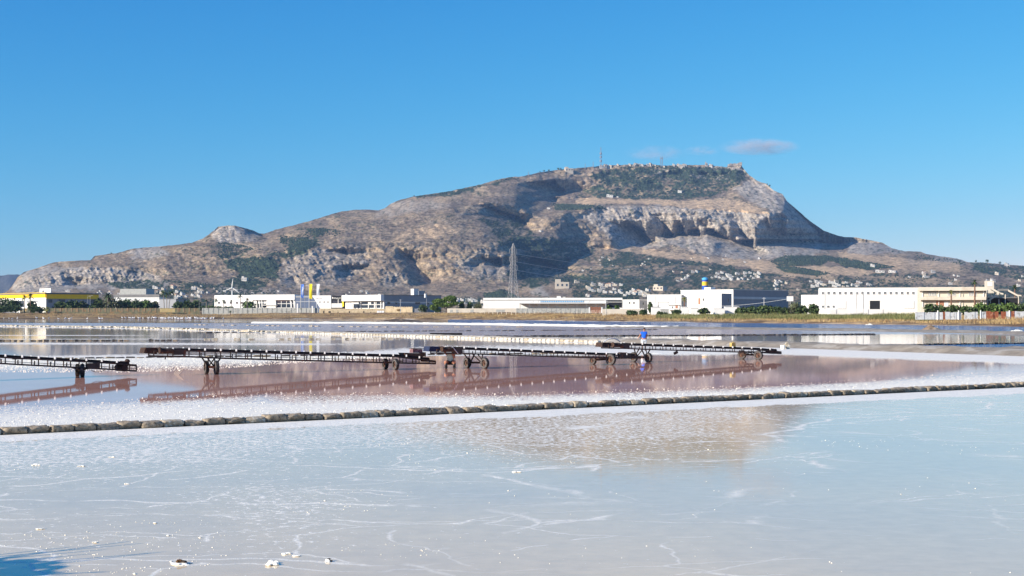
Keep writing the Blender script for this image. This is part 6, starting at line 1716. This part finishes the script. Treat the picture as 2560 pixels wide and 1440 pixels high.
# water birds in the far pan at left
M_bird = mat('white_plumage', (.82, .80, .78), .8, .04, 5); M_legs = mat('bird_legs', (.45, .25, .2), .8, .1, 5)
def bird_proto():
    root = empty('water_bird', (0, 0, 0), 'x', 'bird', 'white birds resting in the far pan')
    b_ = MB(); b_.blob((0, 0, .42), .22, 1, .05, (1.7, .8, .8)); b_.add([(-.3, 0, .45), (-.55, .08, .40), (-.55, -.08, .40), (-.3, 0, .36)], [(0, 1, 2), (3, 2, 1)])
    b_.tube([(.25, 0, .48), (.38, 0, .65), (.36, 0, .82), (.44, 0, .86)], .06, 6, .045); b_.build('body', M_bird, root, smooth=True)
    l_ = MB(); l_.cyl((.02, .06, 0), (.02, .06, .3), .02, n=5); l_.cyl((-.02, -.06, 0), (-.02, -.06, .3), .02, n=5); l_.build('legs', M_legs, root)
    return root
pb = bird_proto(); first = True
for k in range(90):
    px = rnd.triangular(255, 580, 470) if k < 72 else rnd.uniform(-40, 300)
    py = 796.0 + (1.2 if px > 300 else 3.0) * rnd.random() ** .8 + max(0, (px - 300) / 280) * 1.6 + .8
    o = pb if first else copy_tree(pb); first = False
    g_ = gp(px, py); o.location = g_; o.rotation_euler = (0, 0, rnd.uniform(0, 6.28)); s_ = rnd.uniform(1.0, 1.55) * 1.15; o.scale = (s_, s_, s_)
    o['label'] = 'white bird in the dense flock below the left shore' if k < 72 else 'white bird standing apart, left of the dense flock'

flock = [o for o in bpy.data.objects if o.name.startswith('water_bird')]
for o in flock:
    px = 1280 + o.location.x / o.location.y * FOC
    if px > 300:
        o['label'] = 'white bird in the dense flock before the ' + ('orange board fence' if 395 < px < 445 else 'low white shed' if px <= 395 else 'left end of the concrete wall' if px > 500 else 'trees right of the orange fence'); o['group'] = 'dense flock in the far pan, ' + o['label'].split('before ')[1]
    else:
        o['label'] = 'white bird standing apart before the ' + ('yellow board fence' if px < 85 else 'shaded side of the yellow-banded building' if px < 250 else 'tall drooping palm'); o['group'] = 'scattered birds, ' + o['label'].split('before ')[1]

# ---------------------------------------------------------------- far houses on the slopes
M_h = [mat('far_white_wall', (.52, .49, .44), .9, .05, .1), mat('far_cream_wall', (.52, .45, .35), .9, .06, .1), mat('far_pink_wall', (.62, .42, .33), .9, .06, .1), mat('far_grey_wall', (.38, .36, .33), .9, .06, .1)]
M_hroof = mat('far_tile_roof', (.34, .19, .13), .9, .1, .1)
def house_mesh(i, m, roof):
    r = random.Random(50 + i); b_ = MB(); w, d, h = 1.0, r.uniform(.55, .9), r.uniform(.42, .62)
    b_.cur = 0; b_.b2(-w / 2, w / 2, -d / 2, d / 2, -1.2, h)
    if roof:
        b_.cur = 1; b_.prism([(-w * .54, h), (w * .54, h), (0, h + .24)], -d * .55, d * .55)
    else:
        b_.b2(-w * .5, -w * .1, -d * .3, d * .3, h, h * 1.45)
    b_.cur = 2
    for k in range(3):
        x = -w * .33 + k * w * .33; b_.b2(x - .06, x + .06, -d / 2 - .015, -d / 2 + .02, h * .35, h * .7)
    return b_.mesh('house_shape', [m, M_hroof, M_glass])
def top(px): return float(ln(SKY, px))
HM = [house_mesh(i, M_h[i % 4 if i % 4 != 2 or i > 3 else 0], i % 3 == 2) for i in range(7)]
HW = HM[0:2] + [HM[4]]
hn = 0
def house(px, py, w, label, group, me=None, hs=1.0):
    global hn
    p = ter(px, max(py + w * .15, top(px) + 1)); o = link('house', me or HM[rnd.choice((0, 0, 0, 0, 4, 4, 4, 1, 3, 5))]); hn += 1
    o.location = p; s_ = w / FOC * p.y; o.scale = (s_, s_, s_ * hs); o.rotation_euler = (0, 0, rnd.uniform(-.9, .3)); return tag(o, label, 'house', group)
ONES = ['first', 'second', 'third', 'fourth', 'fifth', 'sixth', 'seventh', 'eighth', 'ninth', 'tenth', 'eleventh', 'twelfth', 'thirteenth', 'fourteenth', 'fifteenth', 'sixteenth', 'seventeenth', 'eighteenth', 'nineteenth']
TENS = {2: 'twenty', 3: 'thirty', 4: 'forty', 5: 'fifty'}
def ordinal(n): return ONES[n - 1] if n < 20 else (TENS[n // 10][:-1] + 'ieth' if n % 10 == 0 else TENS[n // 10] + '-' + ONES[n % 10 - 1])
def name_row(os_):
    os_ = sorted(os_, key=lambda o: o.location.x / o.location.y)
    for i, o in enumerate(os_): o['label'] = o['label'] + (', leftmost' if i == 0 else ', rightmost' if i == len(os_) - 1 else ', ' + ordinal(i + 1) + ' from left')
CL = [  # (px range, py range, count, size, label, group)
    (1790, 1900, 682, 700, 30, (5, 10), 'small white house in the hamlet right of the striped silo', 'hamlet right of the silo'), (1680, 1790, 680, 704, 12, (4, 9), 'small white house scattered left of the striped silo', 'houses left of the silo'),
    (2010, 2180, 704, 718, 34, (6, 11), 'white house of the dense row above the windowed warehouse', 'houses above the warehouse'), (1935, 2010, 700, 730, 12, (5, 9), 'white house on the green slope left of the warehouse', 'houses left of the warehouse'),
    (1455, 1560, 712, 742, 34, (6, 12), 'white house of the suburb above the long white building', 'suburb above the long building'), (1560, 1620, 722, 742, 14, (8, 14), 'taller pale house of the suburb left of the factory', 'suburb left of the factory'),
    (380, 500, 718, 745, 34, (6, 12), 'house of the suburb behind the twin palms', 'suburb behind the palms'), (500, 640, 715, 738, 10, (5, 9), 'house scattered left of the wind turbine', 'houses near the turbine'),
    (150, 380, 726, 738, 22, (5, 11), 'pale house below the quarry cliffs at left', 'houses below the quarry'), (1120, 1210, 748, 762, 12, (8, 14), 'white roof behind the umbrella pine', 'roofs behind the pine'), (1440, 1560, 640, 680, 9, (3, 6), 'tiny farmhouse among the groves below the cliffs', 'farmhouses below the cliffs'),
    (1560, 1900, 640, 680, 16, (3, 6), 'tiny farmhouse on the green slope under the cliffs', 'farmhouses under the cliffs'), (2180, 2560, 660, 715, 18, (5, 12), 'white farm building on the fields at right', 'farm buildings at right'), (640, 1000, 728, 742, 9, (4, 8), 'pale shed at the foot of the front hill', 'sheds at the foot of the hill')]
for (x0, x1, y0, y1, n_, (s0_, s1_), lb, gr) in CL:
    name_row([house(rnd.uniform(x0, x1), rnd.uniform(y0, y1), rnd.uniform(s0_, s1_), lb, gr) for k in range(n_)])
for (px, py, w, lb, hs) in ((1525, 490, 16, 'white villa alone on the mountain terrace', .6), (1700, 478, 10, 'white house at the edge of the upper wood', .6), (1545, 492, 6, 'tiny outbuilding beside the terrace villa', .6), (1352, 578, 9, 'white house above the shaded valley', .7), (1373, 521, 9, 'farmhouse at the left end of the terrace grove', .6), (612, 700, 14, 'white tower house beside the wind turbine', 1.2), (1405, 716, 34, 'large beige block of flats at the foot of the shaded valley', .9), (1442, 706, 12, 'pale block right of the beige flats', .9), (2200, 678, 22, 'long white farm building in the field', .45), (2232, 678, 18, 'long white farm building right of the first', .45), (2315, 692, 14, 'white farmhouse on the green slope', .6), (1650, 722, 30, 'leaning beige gable wall left of the striped silo', .7), (950, 738, 8, 'tiny hut on the brown foot of the hill', .9)):
    house(px, py, w, lb, None, HM[1] if 'beige' in lb else HM[0], hs)
# the town on the summit
def top(px): return float(ln(SKY, px))
town = []
for k in range(46):
    px = rnd.choice((rnd.uniform(1500, 1530), rnd.uniform(1540, 1680), rnd.uniform(1560, 1660), rnd.uniform(1680, 1720)))
    town.append(house(px, top(px) + rnd.uniform(-.5, 3.5), rnd.uniform(3, 6.5), 'pale house of the hilltop town on the skyline', 'hilltop town', HM[rnd.choice((1, 1, 3, 3, 5))], rnd.uniform(.8, 1.3)))
name_row(town)
house(1422, 426, 20, 'large pale building alone on the skyline left of the masts', None, HM[1], .75)
for (px, w, h, lb) in ((1518, 4, 1.8, 'pale bell tower beside the tall mast'), (1766, 6, 2.0, 'square castle tower on the skyline'), (1778, 9, .9, 'low castle wall right of the square tower'), (1685, 7, 1.2, 'church-like block on the skyline of the town')):
    o = house(px, top(px) + 1.5, w, lb, None, HM[3], h)
# castle rock at the summit's right end
rk = empty('castle_rock', ter(1838, top(1838) + 3), 'crenellated castle rock at the right end of the summit', 'castle')
for k in range(7):
    p = ter(1822 + k * 5, top(1822 + k * 5) + 4) - rk.location; MB().box((p.x, p.y, 5 + rnd.uniform(-2, 2)), (rnd.uniform(7, 10), 9, rnd.uniform(8, 14)), rnd.uniform(-.3, .3), jit=.6).build('rampart', mat('castle_limestone', (.30, .26, .22), .95, .2, .1), rk)
# masts
M_mast = mat('grey_mast', (.22, .24, .28), .7, .2, .1)
def mast(px, ytop, label, w=2.2, bulges=()):
    p = ter(px, top(px) + 2); root = empty('radio_mast', p, label, 'mast', 'masts on the summit'); h = (top(px) + 2 - ytop) / FOC * p.y
    m_ = MB(); n_ = 12
    for (a, b_) in ((-1, -1), (1, -1), (1, 1), (-1, 1)): m_.bar((a * w, b_ * w, -4), (a * w * .3, b_ * w * .3, h), .9)
    for k in range(n_):
        z = h * k / n_; q = w * (1 - .7 * k / n_); s_ = 1 if k % 2 else -1; m_.bar((-s_ * q, -q, z), (s_ * q, -q, z + h / n_), .6)
    m_.build('lattice', M_mast, root)
    for t_ in bulges: MB().cyl((0, 0, h * t_ - 3), (0, 0, h * t_ + 3), w * 1.5, n=8).build('antenna', M_mast, root)
mast(1502, 368, 'tall antenna mast on the summit', 3.0, (.3, .5, .68)); mast(1652, 391, 'left one of two close masts above the town', 1.6, (.8,)); mast(1656, 391, 'right one of two close masts above the town', 1.6, (.8,)); mast(1483, 404, 'thin low mast left of the tall antenna', 1.2); mast(1463, 409, 'shortest thin mast on the left shoulder', 1.0); mast(1321, 429, 'tiny pole on the descending ridge', .9)
# single trees standing out on the skyline
sk_trees = []
for (px, s_) in ((1360, 5), (1372, 5), (1350, 4), (1396, 6), (1402, 5), (1924, 6), (1918, 4), (2440, 6), (2468, 9), (2500, 7), (278, 4), (1035, 4)):
    p = ter(px, top(px) + 1.2); r = s_ / FOC * p.y * .5; root = empty('ridge_tree', p, 'dark tree on the skyline, %s' % ('the left shoulder of the summit' if px < 1500 and px > 1100 else 'the right flank' if px < 2000 and px > 1500 else 'the right end of the ridge' if px > 2000 else 'the left ridge'), 'tree', 'skyline trees'); sk_trees.append(root)
    c = MB(); leafcrown(c, (0, 0, r * 1.3), (r, r, r * .8), 60, r * .35); c.build('crown', M_leaf, root); MB().cyl((0, 0, -3), (0, 0, r), r * .12, n=5).build('trunk', M_bark, root)
name_row(sk_trees)
# groves and woods of the slopes: real little crowns, joined
def grove(n, name, label):
    tv, tf = np.array(ICO[0][0]), np.array(ICO[0][1]); V = []; Fc = []; i = 0
    inp = [(p, k) for p, k in VEG]; tries = 0
    while i < n and tries < n * 12:
        tries += 1
        p_, k = inp[rnd.randrange(len(inp))]
        xs_ = [q[0] for q in p_]; ys_ = [q[1] for q in p_]; x = rnd.uniform(max(-250, min(xs_)), min(2800, max(xs_))); y = rnd.uniform(min(ys_), max(ys_))
        if y < float(ln(SKY, x)) + 2 or not inpoly(p_, np.array([x]), np.array([y]))[0]: continue
        if float(fbm(x * .022, y * .07, 4, 82)) * .9 + k * .7 < .38 + rnd.uniform(-.25, .25): continue
        P_ = ter(x, y); s_ = rnd.uniform(1.0, 2.6) / FOC * P_.y
        V.append(tv * (1 + rng.uniform(-.25, .25, tv.shape)) * np.array((s_, s_, s_ * .8)) + np.array((P_.x, P_.y, P_.z + s_ * .4))); Fc.append(tf + 12 * i); i += 1
    o = link(name, np_mesh(name, np.concatenate(V), np.concatenate(Fc), mat('far_foliage', (.035, .052, .03), .9, .35, .02, col2=(.06, .075, .035), scale2=.03, cov=.4))); tag(o, label, 'woodland', kind='stuff')
grove(11000, 'woodland', 'dark groves and woods covering the mountain slopes')

# small clouds over the summit
def cloud(label, px, py, w, h, dens, Y=9000, seed=0):
    c_ = P(px, py, Y); rw, rh = w / 2 / FOC * Y, h / 2 / FOC * Y
    vs, fs = ICO[3]; b_ = MB(); out = [(x * rw, y * rw * .5, z * rh * (1 if z > 0 else .8)) for x, y, z in vs]; b_.add(out, fs)
    o = b_.build('cloud', None, loc=c_); m = bpy.data.materials.new('cloud_vapour'); m.use_nodes = True; nt = m.node_tree; nt.nodes.clear()
    N = nt.nodes.new; L = nt.links.new; mo = N('ShaderNodeOutputMaterial'); pv = N('ShaderNodeVolumePrincipled'); tc = N('ShaderNodeTexCoord')
    mp = N('ShaderNodeMapping'); mp.inputs['Scale'].default_value = (1 / rw, 1 / (rw * .5), 1 / rh); L(tc.outputs['Object'], mp.inputs[0])
    ln_ = N('ShaderNodeVectorMath'); ln_.operation = 'LENGTH'; L(mp.outputs[0], ln_.inputs[0])
    fo = N('ShaderNodeMapRange'); fo.inputs[1].default_value = 1.0; fo.inputs[2].default_value = .35; L(ln_.outputs['Value'], fo.inputs[0])
    mp2 = N('ShaderNodeMapping'); mp2.inputs['Scale'].default_value = (3 / rw, 3 / rw, 1.6 / rh); mp2.inputs['Location'].default_value = (seed, 0, 0); L(tc.outputs['Object'], mp2.inputs[0])
    nz = N('ShaderNodeTexNoise'); nz.inputs['Scale'].default_value = 1; nz.inputs['Detail'].default_value = 5; L(mp2.outputs[0], nz.inputs['Vector'])
    nr = N('ShaderNodeMapRange'); nr.inputs[1].default_value = .35; nr.inputs[2].default_value = .65; L(nz.outputs[0], nr.inputs[0])
    mu = N('ShaderNodeMath'); mu.operation = 'MULTIPLY'; L(fo.outputs[0], mu.inputs[0]); L(nr.outputs[0], mu.inputs[1])
    mu2 = N('ShaderNodeMath'); mu2.operation = 'MULTIPLY'; L(mu.outputs[0], mu2.inputs[0]); mu2.inputs[1].default_value = dens; L(mu2.outputs[0], pv.inputs['Density'])
    pv.inputs['Color'].default_value = (1.0, .93, .94, 1); L(pv.outputs[0], mo.inputs['Volume']); o.data.materials.clear(); o.data.materials.append(m)
    tag(o, label, 'cloud')
cloud('small lens-shaped pinkish cloud right above the summit', 1898, 368, 215, 50, .010, seed=1)
cloud('faint wisp of cloud above the castle', 1755, 377, 100, 30, .0055, seed=4)
cloud('faint broad wisp of cloud above the hilltop town', 1640, 383, 170, 44, .004, seed=7)

# bushy tamarisk on the path left of the frame, throwing its shadow into the corner
root = empty('tamarisk_bush', (-9.2, 12.7, 0), 'bushy shrub just outside the left edge whose shadow reaches the pan', 'shrub')
c = MB(); leafcrown(c, (0, 0, 1.35), (.9, .8, .55), 1100, .09); leafcrown(c, (.3, .9, .8), (.7, .6, .6), 300, .09)
for k in range(26): c.tube([(0, rnd.uniform(-.6, 1), .8), (rnd.uniform(-.6, .8), rnd.uniform(-1.0, 1.6), rnd.uniform(1.4, 2.3))], .035, 5, .01)
c.build('crown', M_leaf, root); MB().tube([(0, 0, -.1), (.05, 0, .6), (0, .05, 1.2)], .08, 7, .04).build('trunk', M_bark, root)
